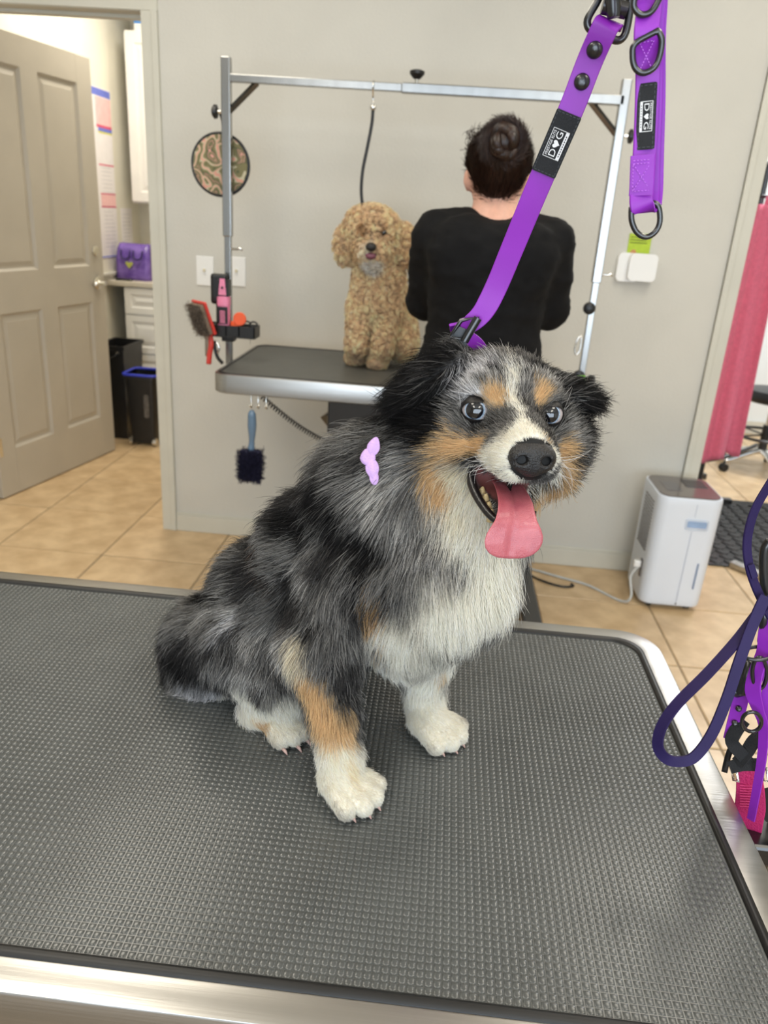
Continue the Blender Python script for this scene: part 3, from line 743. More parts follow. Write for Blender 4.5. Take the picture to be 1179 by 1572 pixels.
for s in (-1, 1):
    ec = hl(s*.0335, -.0105, 0); gaze = nrm(HM@np.array([-.36 if s < 0 else -.17, 1.0, .06]))
    V, F = cap_mesh(ec, gaze, .0132, PI*.98, 28, 16); eye = MB().add(V, F).build('eye', M['sclera'], dog, True)
    V, F = cap_mesh(ec, gaze, .01325, .78, 32, 6); MB().add(V, F).build('iris', M['iris'], eye, True)
    V, F = cap_mesh(ec, gaze, .01335, .64, 32, 6); MB().add(V, F).build('iris_ring', M['iris_dark'], eye, True)
    V, F = cap_mesh(ec, gaze, .01345, .59, 32, 6); MB().add(V, F).build('pupil', M['pupil'], eye, True)
    # lids: bands of a slightly larger sphere, upper and lower
    for up in (1, -1):
        V = []; F = []; nn_, mm_ = 22, 5
        for i in range(mm_+1):
            for k in range(nn_+1):
                a_ = -PI/2*1.05+PI*1.05*k/nn_; e0 = (.56 if up > 0 else .58)*max(0.0, 1-(abs(a_+.10)/1.32)**2.4)**.7; e_ = e0+(1.35-e0)*i/mm_
                rr2 = .0139+.0005*math.sin(PI*min(1, i/1.5)) if i < 2 else .0139
                x, y, z = math.sin(a_)*math.cos(e_), math.cos(a_)*math.cos(e_), up*math.sin(e_)
                V.append(ec+HM@(rr2*np.array([x+.0, y, z])))
        for i in range(mm_):
            for k in range(nn_): q = i*(nn_+1)+k; F.append((q, q+1, q+nn_+2, q+nn_+1))
        MB().add(V, F).build('eyelid', M['lid'], dog, True)
# nose leather
NP = [Prim('ell', hl(0, .0615, -.0275), r0=(.0185, .0115, .0125), R=HM, k=.006), Prim('ell', hl(0, .0605, -.037), r0=(.0125, .0095, .009), R=HM, k=.008),
      Prim('ell', hl(-.011, .0625, -.031), r0=(.0085, .009, .0085), R=HM, k=.006), Prim('ell', hl(.011, .0625, -.031), r0=(.0085, .009, .0085), R=HM, k=.006)]
for s in (-1, 1): NP.append(Prim('cap', hl(s*.0085, .078, -.0315), hl(s*.0110, .0655, -.0308), .0040, .0036, k=.003, op='s')); NP.append(Prim('cap', hl(s*.012, .074, -.032), hl(s*.0185, .068, -.034), .0018, .0014, k=.003, op='s'))
NP.append(Prim('cap', hl(0, .0745, -.033), hl(0, .069, -.047), .0009, .0009, k=.002, op='s'))
nv, nn2, nf = surface(NP, .0011)
M['nose'] = mat('nose_leather', srgb(30, 28, 28), .38, var=.2, scale=200, bump=.5, bscale=700, spec=.5)
mesh_obj('nose', nv, nf.tolist(), M['nose'], dog, smooth=True)
# tongue
M['tongue'] = mat('tongue_flesh', srgb(178, 88, 98), .34, scale=60, col2=srgb(196, 106, 114), bump=.3, bscale=900, coat=.25, sss=.15)
path = bez([(0, -.02, -.066), (-.001, .010, -.069), (-.002, .033, -.076), (-.003, .043, -.086), (-.004, .047, -.097), (-.005, .0475, -.109), (-.006, .046, -.122)], 36)
wd0 = np.interp(np.linspace(0, 1, len(path)), [0, .3, .44, .54, .63, .71, .79, .86, .92, .96, .985, 1], [.012, .0150, .0165, .0185, .0225, .0252, .0256, .0238, .0196, .0145, .0092, .001])
V = []; F = []; nw = 16
for i, (p_, w_) in enumerate(zip(path, wd0)):
    tq = path[min(i+1, len(path)-1)]-path[max(i-1, 0)]; tq = tq/np.linalg.norm(tq); up_ = np.cross([1, 0, 0], tq); up_ = up_/np.linalg.norm(up_)
    for k in range(2*nw):
        a_ = 2*PI*k/(2*nw); x = math.cos(a_); z = math.sin(a_); th = .0034*min(1, w_/.012)
        dz = z*th*(1-.1*abs(x))+(.0042*(x*x)-.0032*math.exp(-(x/.07)**2)*(1 if z > 0 else 0))*min(1, w_/.02)
        V.append(hl(*(np.array(p_)+np.array([1, 0, 0])*x*w_+up_*dz)))
n2 = 2*nw
for i in range(len(path)-1):
    for k in range(n2): F.append((i*n2+k, i*n2+(k+1) % n2, (i+1)*n2+(k+1) % n2, (i+1)*n2+k))
F += [tuple(range(n2)), tuple((len(path)-1)*n2+k for k in range(n2))[::-1]]
MB().add(V, F).build('tongue', M['tongue'], dog, True)
# lower teeth along the jaw edge
M['tooth'] = mat('tooth', srgb(214, 190, 140), .3, var=.15, scale=300)
for s in (-1,):
    for i, (y, h_) in enumerate(((-.008, .009), (.001, .0085), (.009, .007), (.016, .006))):
        p_ = np.array([s*(.0215-.0016*i), y, -.0785-.0042*i]); MB().tube([hl(*(p_+[0, 0, -.006])), hl(*(p_+[0, 0, h_*.4])), hl(*(p_+[0, .0005, h_*.8])), hl(*(p_+[0, .001, h_]))], [.0042, .0038, .0022, .0006], 10).build('tooth', M['tooth'], dog, True)
# lips: dark rolled edge from the corner of the mouth to the chin
M['lip'] = mat('black_lip', srgb(26, 22, 23), .3, var=.25, scale=200, bump=.2, bscale=600, coat=.3)
for s in (-1, 1):
    lp = bez([hl(s*.034, -.012, -.050), hl(s*.0325, -.006, -.066), hl(s*.0275, .008, -.079), hl(s*.019, .024, -.090), hl(s*.008, .037, -.0955)], 30)
    if s > 0: lp = lp[18:]
    MB().tube(lp, np.interp(np.linspace(0, 1, len(lp)), [0, .25, .8, 1], [.0010, .0046 if s < 0 else .0024, .0036 if s < 0 else .0022, .0016]), 10).build('lip', M['lip'], dog, True)
# claws
M['claw'] = mat('claw_horn', srgb(205, 170, 160), .4, var=.1, scale=200)
for pc in (FP, FP2, RP):
    for s, e in ((-.0185, .019), (-.0065, .027), (.0065, .027), (.0185, .019)):
        q = pc+LT*s*1.12+FW*(e+.004)+np.array([0, 0, -.010]); MB().tube([q, q+FW*.004+np.array([0, 0, -.002]), q+FW*.007+np.array([0, 0, -.005])], [.0022, .0017, .0005], 8).build('claw', M['claw'], dog, True)

# ================================================================== groomer's table behind the dog
BT = dict(x0=-.716, x1=.458, y0=2.372, y1=2.99, z=.900)
bt = thing('grooming_table', (-.13, 2.68, 0), 'narrow grooming table with smooth grey top and deep steel edge under the curly tan dog', 'table')
table_top(bt, BT['x0'], BT['x1'], BT['y0'], BT['y1'], BT['z'], .010, .05, .062, M['steel'], M['blackrub'], M['rubber2'], False)
MB().box((-.36, 2.50, .70), (.12, 2.86, .838), .006).build('lift_housing', M['blackm'], bt)
MB().add([(-.37, 2.47, .838), (-.24, 2.47, .70), (.02, 2.47, .70), (.12, 2.47, .838), (-.37, 2.49, .838), (-.24, 2.49, .70), (.02, 2.49, .70), (.12, 2.49, .838)],
         [(0, 1, 2, 3), (7, 6, 5, 4), (0, 4, 5, 1), (1, 5, 6, 2), (2, 6, 7, 3), (3, 7, 4, 0)]).build('skirt_plate', M['blackm'], bt)
for s in (-1, 1):
    MB().tube([(-.12-s*.30, 2.68+s*.05, .05), (-.12+s*.26, 2.68+s*.05, .74)], .03, 4).build('scissor_arm', M['blackm'], bt)
for x in (-.58, .41):
    MB().box((x-.035, 2.44, .03), (x+.035, 2.94, .085), .008).build('base_foot', M['blackm'], bt)
    for y in (2.47, 2.91): MB().lathe([(.022, 0), (.022, .012), (.008, .016), (.008, .035)], (x, y, 0), n=14).build('levelling_foot', M['blackm'], bt)
MB().box((-.58, 2.65, .035), (.41, 2.71, .08), .006).build('base_bar', M['blackm'], bt)
hookx = [-.590, -.567, -.541]
for hx in hookx:
    MB().tube(bez([(hx, 2.384, .842), (hx, 2.382, .825), (hx+.002, 2.378, .81), (hx+.006, 2.368, .802), (hx+.004, 2.358, .806), (hx+.002, 2.356, .814)], 16), .0022, 8).build('hook', M['chrome'], bt, True)

# two-post arm of that table
PZ = 1.768; PY = 2.68
ga = thing('grooming_gantry', (-.13, PY, .80), 'satin metal overhead arm with two posts above the far grooming table', 'grooming arm')
for s, x in ((-1, -.742), (1, .486)):
    MB().box((x-.0145, PY-.0145, 1.30 if s < 0 else 1.235), (x+.0145, PY+.0145, 1.826), .003).build('post_sleeve', M['alu'], ga)
    MB().box((x-.0105, PY-.0105, .80), (x+.0105, PY+.0105, 1.32), .002).build('post', M['alu'], ga)
    MB().box((x-.024, PY-.028, .80), (x+.024, PY+.028, .865), .004).build('clamp', M['blackm'], ga)
    MB().tube([(x-s*.004, PY, 1.672), (x-s*.098, PY, 1.760)], .010, 4).build('brace', M['alu'], ga)
    k = np.array([x+s*.018, PY, 1.672])
    kn = MB().cyl(k, k+[s*.012, 0, 0], .006).build('knob_stem', M['chrome'], ga)
    MB().lathe([(.008, .010), (.020, .014), (.021, .022), (.014, .028)], k, (s, 0, 0), 16).build('knob', M['black'], kn, True, auto=40)
    c0 = np.array([x+.022, PY-.005, 1.262])
    MB().tube([c0-[.03, 0, 0], c0+[.012, 0, 0], c0+[.02, 0, .004], c0+[.028, 0, -.002]], .004, 8).build('wire_clip', M['chrome'], ga, True)
MB().box((-.742, PY-.0115, PZ-.0115), (-.19, PY+.0115, PZ+.0115), .002).build('crossbar', M['alu'], ga)
MB().box((-.192, PY-.0145, PZ-.0145), (.486, PY+.0145, PZ+.0145), .003).build('crossbar_sleeve', M['alu'], ga)
kn = MB().cyl((-.147, PY, PZ+.013), (-.147, PY, PZ+.028), .006).build('knob_stem', M['chrome'], ga)
MB().lathe([(.008, .026), (.014, .030), (.023, .040), (.023, .048), (.012, .052)], (-.147, PY, PZ), (0, 0, 1), 16).build('knob', M['black'], kn, True, auto=40)
x = .486
for z, cl in ((1.155, 'black'), (.93, 'black')):
    MB().lathe([(.013, 0), (.020, .004), (.020, .016), (.013, .02)], (x-.012, PY-.012, z), (0, -1, 0), 14).build('knob', M[cl], ga, True, auto=40)
MB().tube(bez([(x-.022, PY-.012, 1.065), (x-.034, PY-.014, 1.05), (x-.038, PY-.014, 1.02), (x-.03, PY-.014, 1.0), (x-.02, PY-.013, 1.02), (x-.022, PY-.012, 1.065)], 20), .003, 8).build('snap_hook', M['chrome'], ga, True)
M['lime'] = mat('lime_plastic', srgb(120, 200, 50), .4)
MB().box((x-.02, PY-.035, .915), (x+.01, PY-.016, .935), .004).build('green_lever', M['lime'], ga)
MB().lathe([(.016, 0), (.022, .006), (.022, .022), (.014, .026)], (x+.018, PY-.02, .915), (1, -.3, 0), 14).build('knob', M['black'], ga, True, auto=40)

# grooming noose
gn = thing('grooming_noose', (-.279, PY, 1.43), 'thin black grooming noose hanging from the overhead bar to the curly dog', 'grooming noose')
MB().tube(bez([(-.279, PY+.016, PZ+.0), (-.279, PY, PZ+.016), (-.279, PY-.016, PZ), (-.279, PY, PZ-.03), (-.277, PY, PZ-.05)], 20), .0028, 8).build('snap_hook', M['chrome'], gn, True)
MB().lathe([(.007, 0), (.010, .004), (.010, .012), (.006, .016)], (-.277, PY, PZ-.066), n=12).build('swivel', M['chrome'], gn, True)
MB().tube(bez([(-.277, PY, 1.702), (-.279, PY, 1.66), (-.290, PY, 1.59), (-.300, PY, 1.53), (-.302, PY, 1.47), (-.295, PY, 1.42), (-.288, PY+.005, 1.37)], 36), .0052, 10).build('cord', M['black'], gn, True)

# round patterned disc hanging on the post knob
M['floral'] = None
def floral():
    m = bpy.data.materials.new('floral_cloth'); m.use_nodes = True; N = m.node_tree.nodes; L = m.node_tree.links; b = N['Principled BSDF']; b.inputs['Roughness'].default_value = .8
    tc = N.new('ShaderNodeTexCoord'); nz = N.new('ShaderNodeTexNoise'); nz.inputs['Scale'].default_value = 16; nz.inputs['Detail'].default_value = 1
    ad = N.new('ShaderNodeMixRGB'); ad.blend_type = 'LINEAR_LIGHT'; ad.inputs[0].default_value = .05; L.new(tc.outputs['Object'], ad.inputs[1]); L.new(nz.outputs['Color'], ad.inputs[2]); L.new(tc.outputs['Object'], nz.inputs['Vector'])
    vo = N.new('ShaderNodeTexVoronoi'); vo.inputs['Scale'].default_value = 17; L.new(ad.outputs[0], vo.inputs['Vector'])
    wv = N.new('ShaderNodeMath'); wv.operation = 'PINGPONG'; wv.inputs[1].default_value = .28; L.new(vo.outputs['Distance'], wv.inputs[0])
    cr = N.new('ShaderNodeValToRGB'); e = cr.color_ramp; e.interpolation = 'CONSTANT'
    e.elements[0].position = 0; e.elements[0].color = (*srgb(206, 150, 132), 1)
    for p_, c_ in ((.035, srgb(186, 178, 150)), (.075, srgb(118, 112, 78)), (.17, srgb(86, 90, 64)), (.23, srgb(206, 150, 140))): q = e.elements.new(p_); q.color = (*c_, 1)
    e.elements[-1].position = .25; e.elements[-1].color = (*srgb(120, 112, 80), 1)
    L.new(wv.outputs[0], cr.inputs['Fac']); L.new(cr.outputs['Color'], b.inputs['Base Color']); return m
M['floral'] = floral()
dc = np.array([-.774, PY+.035, 1.520])
hd_ = thing('hanging_disc', dc-[0, 0, .09], 'round floral cloth disc with black edge hanging from the arm knob', 'disc')
MB().lathe([(.0, -.008), (.090, -.008), (.093, 0), (.090, .006), (.05, .010), (.0, .011)], dc, (0, -1, 0), 40).build('cloth_face', M['floral'], hd_, True, auto=40)
an = np.linspace(0, 2*PI, 49)[:-1]
MB().tube([dc+[.093*math.cos(a), 0, .093*math.sin(a)] for a in an], .0062, 8, closed=True).build('black_piping', M['black'], hd_, True)
MB().tube(bez([dc+[.010, -.002, .09], dc+[.008, -.004, .13], dc+[.005, -.02, .15], dc+[.003, -.035, .158]], 16), .004, 8).build('strap', M['black'], hd_, True)

# tool caddy on the left post
cz = .985
cad = thing('tool_caddy', (-.742, PY-.03, cz-.03), 'black plastic tool holder clamped on the left arm post', 'tool holder')
b = MB(); x0, x1, y0, y1 = -.815, -.628, PY-.095, PY-.018
b.box((x0, y0, cz), (x1, y0+.005, cz+.036), .001).box((x0, y1-.005, cz), (x1, y1, cz+.036), .001).box((x0, y0, cz), (x0+.005, y1, cz+.036), .001).box((x1-.005, y0, cz), (x1, y1, cz+.036), .001)
for xx in (-.772, -.728, -.684): b.box((xx, y0, cz), (xx+.004, y1, cz+.036))
b.box((x0, y0, cz-.004), (x1, y1, cz), .001); b.build('tray', M['black'], cad)
MB().box((-.764, PY-.02, cz-.03), (-.720, PY+.022, cz+.03), .004).build('clamp', M['black'], cad)
M['pink'] = mat('pink_plastic', srgb(232, 138, 172), .35, var=.04)
M['red'] = mat('red_plastic', srgb(214, 66, 58), .4, var=.05)
M['orange'] = mat('orange_plastic', srgb(240, 92, 36), .4, var=.05)
# pink clipper
q = np.array([-.738, y0+.022, cz+.036]); cl = thing('clipper', q-[0, 0, .03], 'pink and black cordless clipper standing upright in the tool holder', 'clipper')
MB().prism(rrect(.040, .034, .012), 0, .13, Matrix.Translation(Vector(q-[0, 0, .03]))).build('body', M['pink'], cl, True, auto=50)
MB().prism(rrect(.043, .037, .012), 0, .026, Matrix.Translation(Vector(q+[0, 0, .064]))).build('grip_band', M['pink'], cl, True, auto=50)
MB().box(q+[-.017, -.0195, .004], q+[.017, -.0165, .060], .001).build('grip_panel', M['black'], cl)
for i in range(6): MB().box(q+[-.009, -.0215, .008+i*.007], q+[.009, -.019, .012+i*.007], .0008).build('grip_rib', M['pink'], cl)
MB().prism([(-.020, -.017), (.020, -.017), (.020, .017), (-.020, .017)], 0, .052, Matrix.Translation(Vector(q+[0, 0, .094]))).build('head', M['black'], cl)
MB().add([q+v for v in np.array([(-.013, -.0185, .098), (.013, -.0185, .098), (.008, -.0185, .150), (-.008, -.0185, .150), (-.013, -.014, .098), (.013, -.014, .098), (.008, -.014, .150), (-.008, -.014, .150)])], [(0, 1, 2, 3), (7, 6, 5, 4), (0, 4, 5, 1), (1, 5, 6, 2), (2, 6, 7, 3), (3, 7, 4, 0)]).build('front_plate', M['pink'], cl)
MB().lathe([(.004, 0), (.004, .003)], q+[0, -.0185, .122], (0, -1, 0), 12).build('button', M['black'], cl)
# black clipper behind it
q = np.array([-.762, PY-.045, cz+.07]); c2_ = thing('clipper', q-[0, 0, .06], 'black clipper standing behind the pink clipper on the post', 'clipper')
MB().box(q+[-.028, -.012, .028], q+[.030, .012, .128], .010, 3).build('head_case', M['black'], c2_)
MB().box(q+[-.010, -.010, -.068], q+[.018, .010, .040], .006).build('handle', M['black'], c2_)
# red slicker brush with grey fur in it
q = np.array([-.792, y0-.012, cz+.05]); sb = thing('slicker_brush', q-[0, 0, .10], 'red slicker brush full of grey fur in the tool holder', 'brush')
Rm = Matrix.Translation(Vector(q)) @ Matrix.Rotation(math.radians(48), 4, 'Z') @ Matrix.Rotation(math.radians(-20), 4, 'Y')
MB().box((-.007, -.042, -.045), (.004, .042, .068), .004, M=Rm).build('back', M['red'], sb)
MB().box((-.022, -.037, -.040), (-.007, .037, .062), .004, M=Rm).build('bristle_pad', mat('grey_bristles', srgb(128, 112, 96), .9, var=.3, scale=300), sb)
MB().tube(bez([np.array(Rm@Vector((0, 0, -.04))), q+[.018, .0, -.075], q+[.012, 0, -.11], q+[.008, 0, -.145]], 16), [.008]*13+[.010]*3+[.008] if False else .009, 10).build('handle', M['red'], sb, True)
nb_ = 1500; RR = np.array(Rm)[:3, :3]; p0 = np.stack([np.full(nb_, -.022), rng.uniform(-.037, .037, nb_), rng.uniform(-.040, .062, nb_)], 1)@RR.T+q
dr = nrm(np.tile(RR@np.array([-1, 0, 0]), (nb_, 1))+rng.normal(size=(nb_, 3))*.45)
pts_ = strands(p0, dr, dr+rng.normal(size=(nb_, 3))*.3, rng.uniform(.012, .026, nb_), np.full(nb_, .8), 5, .3, .2, .1)
FURM2 = fur_material('loose_fur')
make_curves('caught_fur', pts_, np.full((nb_, 5), .0004), np.tile(np.array([.20, .165, .135]), (nb_, 5, 1))*rng.uniform(.5, 1.5, (nb_, 1, 1)), FURM2, sb)
# orange dematting tool, scissors, comb
q = np.array([-.690, y0+.02, cz+.046]); od = thing('dematting_tool', q, 'orange round-ended tool lying in the tool holder', 'tool')
MB().lathe([(.008, -.010), (.020, -.010), (.022, -.006), (.022, .006), (.020, .010), (.008, .010)], q+[.006, 0, .012], (.25, -1, 0), 24).build('ring_end', M['orange'], od, True, auto=40)
MB().box(q+[-.024, -.009, -.02], q+[.004, .009, .004], .004).build('neck', M['orange'], od)
q = np.array([-.652, y0+.035, cz+.034]); sc_ = thing('scissors', q, 'black handled scissors tucked in the end of the tool holder', 'scissors')
for s in (-1, 1):
    MB().tube([q+[s*.012+.012*math.cos(a), 0, .008+.008*math.sin(a)] for a in np.linspace(0, 2*PI, 17)[:-1]], .003, 8, closed=True).build('handle', M['black'], sc_, True)
    MB().add([q+v for v in np.array([(-.003+s*.002, -.001, .002), (.003+s*.002, -.001, .002), (.0005*s, -.001, -.06), (-.003+s*.002, .001, .002), (.003+s*.002, .001, .002), (.0005*s, .001, -.06)])], [(0, 1, 2), (5, 4, 3), (0, 3, 4, 1), (1, 4, 5, 2), (2, 5, 3, 0)]).build('blade', M['chrome'], sc_)
q = np.array([-.809, y0+.04, cz-.06]); cb_ = thing('comb', q, 'thin steel comb hanging below the left end of the tool holder', 'comb')
MB().box(q+[-.003, -.003, -.02], q+[.003, .003, .10], .001).build('spine', M['chrome'], cb_)
MB().box(q+[.003, -.0006, -.018], q+[.010, .0006, .05]).build('teeth', M['chrome'], cb_)
q = np.array([-.772, y0+.012, cz-.02]); kk = thing('nail_clipper', q-[0, 0, .06], 'small black and chrome nail clipper hanging under the tool holder', 'nail clipper')
MB().tube(bez([q, q+[.006, -.004, -.03], q+[.014, -.004, -.055], q+[.03, 0, -.075]], 14), .006, 8).build('handle', M['black'], kk, True)
MB().tube(bez([q+[.008, -.004, 0], q+[.02, -.006, -.02], q+[.014, -.006, -.04]], 10), .004, 8).build('blade', M['chrome'], kk, True)

# blue brush hanging under the far table
q = np.array([hookx[0]+.006, 2.366, .802]); hb_ = thing('bath_brush', q-[0, 0, .25], 'dark blue fluffy brush hanging by its blue handle under the far table', 'brush')
M['bluegrip'] = mat('smoky_blue_plastic', srgb(98, 124, 150), .25, var=.08, coat=.4)
MB().tube(bez([q+[0, 0, -.008], q+[.0005, 0, -.03], q+[.001, 0, -.07], q+[0, 0, -.11], q+[-.002, 0, -.14]], 26), np.interp(np.linspace(0, 1, 25), [0, .15, .45, .75, 1], [.006, .013, .0145, .009, .012]), 14).build('handle', M['bluegrip'], hb_, True)
MB().box(q+[-.040, -.017, -.245], q+[.034, .017, -.138], .014, 3).build('bristle_block', mat('navy_bristle', srgb(24, 25, 52), .8, var=.3, scale=200), hb_)
nb_ = 2600; p0 = q+np.stack([rng.uniform(-.040, .034, nb_), np.where(rng.random(nb_) < .7, -.017, .017), rng.uniform(-.242, -.142, nb_)], 1)
dr = nrm(np.stack([(p0[:, 0]-q[0])*22, np.sign(p0[:, 1]-q[1])*.8, (p0[:, 2]-q[2]+.19)*8-.3], 1)+rng.normal(size=(nb_, 3))*.4)
make_curves('bristles', strands(p0, dr, dr+rng.normal(size=(nb_, 3))*.3, rng.uniform(.008, .018, nb_), np.full(nb_, .7), 5, .2, .1, .2), np.full((nb_, 5), .0006), np.tile(np.array([.018, .018, .045]), (nb_, 5, 1))*rng.uniform(.5, 2, (nb_, 1, 1)), FURM2, hb_)
# coiled cord
t_ = np.linspace(0, 1, 420); a0, a1 = np.array([-.560, 2.40, .832]), np.array([-.30, 2.47, .66]); ax_ = a1-a0
u1 = nrm(np.cross(ax_, [0, 0, 1.])); u2 = nrm(np.cross(ax_, u1)); sag = -.02*np.sin(PI*t_)
cp = a0+t_[:, None]*ax_+.0075*(np.cos(t_*2*PI*34)[:, None]*u1+np.sin(t_*2*PI*34)[:, None]*u2)+sag[:, None]*np.array([0, 0, 1.])
cc = thing('coiled_cord', a1, 'black coiled cord running down under the far grooming table', 'cord'); MB().tube(cp, .0022, 6).build('coil', M['black'], cc, True)

# ================================================================== the curly tan dog
PD = []
def pe(p, r, **k): PD.append(Prim('ell', p, r0=r, **k))
def pcap(a, b_, r0, r1, **k): PD.append(Prim('cap', a, b_, r0, r1, **k))
pe(c(580, 462, 2.73), (.092, .085, .115), k=.03, ln=.016); pe(c(592, 500, 2.80), (.105, .11, .10), k=.03, ln=.016); pe(c(583, 425, 2.73), (.078, .07, .07), k=.03, ln=.016)
pe(c(618, 525, 2.76), (.05, .075, .06), k=.02, ln=.016); pe(c(560, 525, 2.84), (.05, .075, .06), k=.02, ln=.016)
for (xa, ya), (xb, yb), (xf, yf) in (((553, 470), (547, 530), (545, 556)), ((594, 475), (587, 535), (579, 562))):
    pcap(c(xa, ya, 2.70), c(xb, yb, 2.655), .040, .031, k=.02, ln=.014); foot = atz(xf, yf-6, .90+.022)
    pcap(c(xb, yb, 2.665), foot+[0, .02, .012], .031, .028, k=.015, ln=.013); pe(foot, (.031, .042, .022), k=.012, ln=.010, flow=(0, -.8, -.5))
pe(c(574, 366, 2.70), (.078, .075, .072), k=.02, ln=.022); pe(c(571, 345, 2.70), (.080, .075, .055), k=.02, ln=.026)
pe(c(570, 388, 2.645), (.047, .05, .036), k=.02, ln=.012, col='muz'); pe(c(572, 403, 2.655), (.034, .04, .022), k=.015, ln=.012, col='chin')
pe(c(534, 374, 2.71), (.036, .03, .060), k=.012, ln=.026); pe(c(617, 378, 2.71), (.038, .03, .068), k=.012, ln=.026)
pcap(c(580, 445, 2.73), c(574, 380, 2.71), .065, .06, k=.03, ln=.014)
QV, QN, QF = surface(PD, .0085)
QV[:, 2] = np.maximum(QV[:, 2], .902)
poo = thing('dog', (-.27, 2.72, .90), 'small curly apricot dog sitting on the far table beside the groomer', 'dog')
def pcoat(P):
    n1 = fbm(P, 40, 41); col_ = np.array([.86, .66, .45])*(.74+.55*n1)[:, None]
    def blob(px, py, Y, r, cl):
        nonlocal col_
        w = sstep(np.linalg.norm(P-c(px, py, Y), axis=1), r, r*.55)[:, None]; col_ = col_*(1-w)+np.array(cl)*w
    blob(571, 408, 2.63, .05, (.93, .87, .78)); blob(569, 368, 2.59, .030, (.90, .80, .68)); blob(560, 385, 2.60, .03, (.88, .76, .60)); blob(557, 352, 2.61, .022, (.45, .30, .17)); blob(588, 352, 2.61, .022, (.42, .27, .15)); blob(540, 390, 2.64, .05, (.72, .55, .36))
    blob(572, 462, 2.62, .020, (.92, .84, .74)); blob(573, 478, 2.62, .018, (.92, .84, .74)); blob(546, 556, 2.64, .035, (.74, .58, .42)); blob(577, 562, 2.62, .035, (.74, .58, .42))
    return col_
qb = mesh_obj('body', QV, QF.tolist(), skin_material('curly_dog_skin'), poo, smooth=True); set_vcol(qb, pcoat(QV)*.7)
NQ = 60000
P, n = sample(QV, QN, QF, np.ones(len(QV)), NQ)
kp = np.linalg.norm(P-c(570, 380, 2.592), axis=1) > .016; P, n = P[kp], n[kp]; NQ = len(P)
UQ = [p for p in PD]; Wq = np.stack([np.exp(-np.maximum(p.d(P), -.01)/.02) for p in UQ], 1); Wq /= Wq.sum(1)[:, None]; lq = Wq@np.array([p.ln for p in UQ])
ng = NQ//22; src = rng.choice(NQ, ng, replace=False); gq = nearest(P, P[src])
k_ = 9; sv = np.linspace(0, 1, k_); ph = (rng.random(ng)*6.28)[gq]; axr = nrm(rng.normal(size=(ng, 3)))[gq]
e1 = nrm(np.cross(n, axr)); e2 = np.cross(n, e1); amp = (.0035+.12*lq)[:, None]
turn = 2*PI*1.15; an_ = ph[:, None]+turn*sv[None]
PT = P[:, None]+n[:, None]*(lq[:, None]*sv[None]*.85)[:, :, None]+e1[:, None]*(amp*sv[None]**.7*np.cos(an_))[:, :, None]+e2[:, None]*(amp*sv[None]**.7*np.sin(an_))[:, :, None]+rng.normal(size=(NQ, 1, 3))*.0015*sv[None, :, None]
PT[..., 2] -= .25*lq[:, None]*sv[None]**2
PT = clump(PT, PT[src], gq, np.full(NQ, .42)); PT[..., 2] = np.maximum(PT[..., 2], .9025)
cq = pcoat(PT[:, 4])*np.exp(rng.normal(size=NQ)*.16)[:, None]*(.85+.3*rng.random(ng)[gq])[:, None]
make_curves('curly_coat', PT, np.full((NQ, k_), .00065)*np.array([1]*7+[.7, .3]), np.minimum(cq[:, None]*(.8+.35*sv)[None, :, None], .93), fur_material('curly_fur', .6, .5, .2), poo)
pn = c(570, 379, 2.588)
MB().sphere(pn+[0, -.008, 0], (.018, .014, .014)).build('nose', M['nose'], poo, True)
MB().sphere(c(569, 393, 2.592), (.018, .014, .011)).build('tongue', mat('dark_tongue', srgb(122, 72, 88), .4), poo, True)
MB().sphere(c(569, 391, 2.600), (.022, .014, .009)).build('mouth_opening', M['lid'], poo, True)
for px_ in (556, 589):
    MB().sphere(c(px_, 357, 2.626), .010).build('eye', M['pupil'], poo, True)

# ================================================================== the groomer, seen from behind
gx, gy = .108, 2.13
def gp(x, y, z): return np.array([gx+x, gy+y, z])
person = thing('person', (gx, gy, 0), 'person in black shirt with dark hair bun standing with back turned by the curly dog', 'person')
SK = []
def sk(a, b_, r0, r1, **k): SK.append(Prim('cap', a, b_, r0, r1, **k))
SK.append(Prim('ell', gp(-.004, .045, 1.528), r0=(.070, .085, .095), k=.02)); SK.append(Prim('ell', gp(-.004, .09, 1.48), r0=(.055, .06, .065), k=.03))
for s in (-1, 1): SK.append(Prim('ell', gp(s*.074-.004, .03, 1.500), r0=(.011, .018, .030), k=.008))
SK.append(Prim('ell', gp(-.004, .142, 1.490), r0=(.014, .016, .022), k=.015))
sk(gp(0, .0, 1.40), gp(-.004, .025, 1.50), .058, .052, k=.03)
SK.append(Prim('ell', gp(0, .0, 1.22), r0=(.155, .095, .20), k=.05)); SK.append(Prim('ell', gp(0, 0, .98), r0=(.155, .105, .14), k=.05))
SHO = {s: gp(s*.148, .0, 1.352) for s in (-1, 1)}; ELB = {-1: gp(-.160, .10, 1.17), 1: gp(.175, .06, 1.175)}; WRI = {-1: np.array([.005, 2.42, 1.12]), 1: np.array([-.005, 2.475, 1.17])}
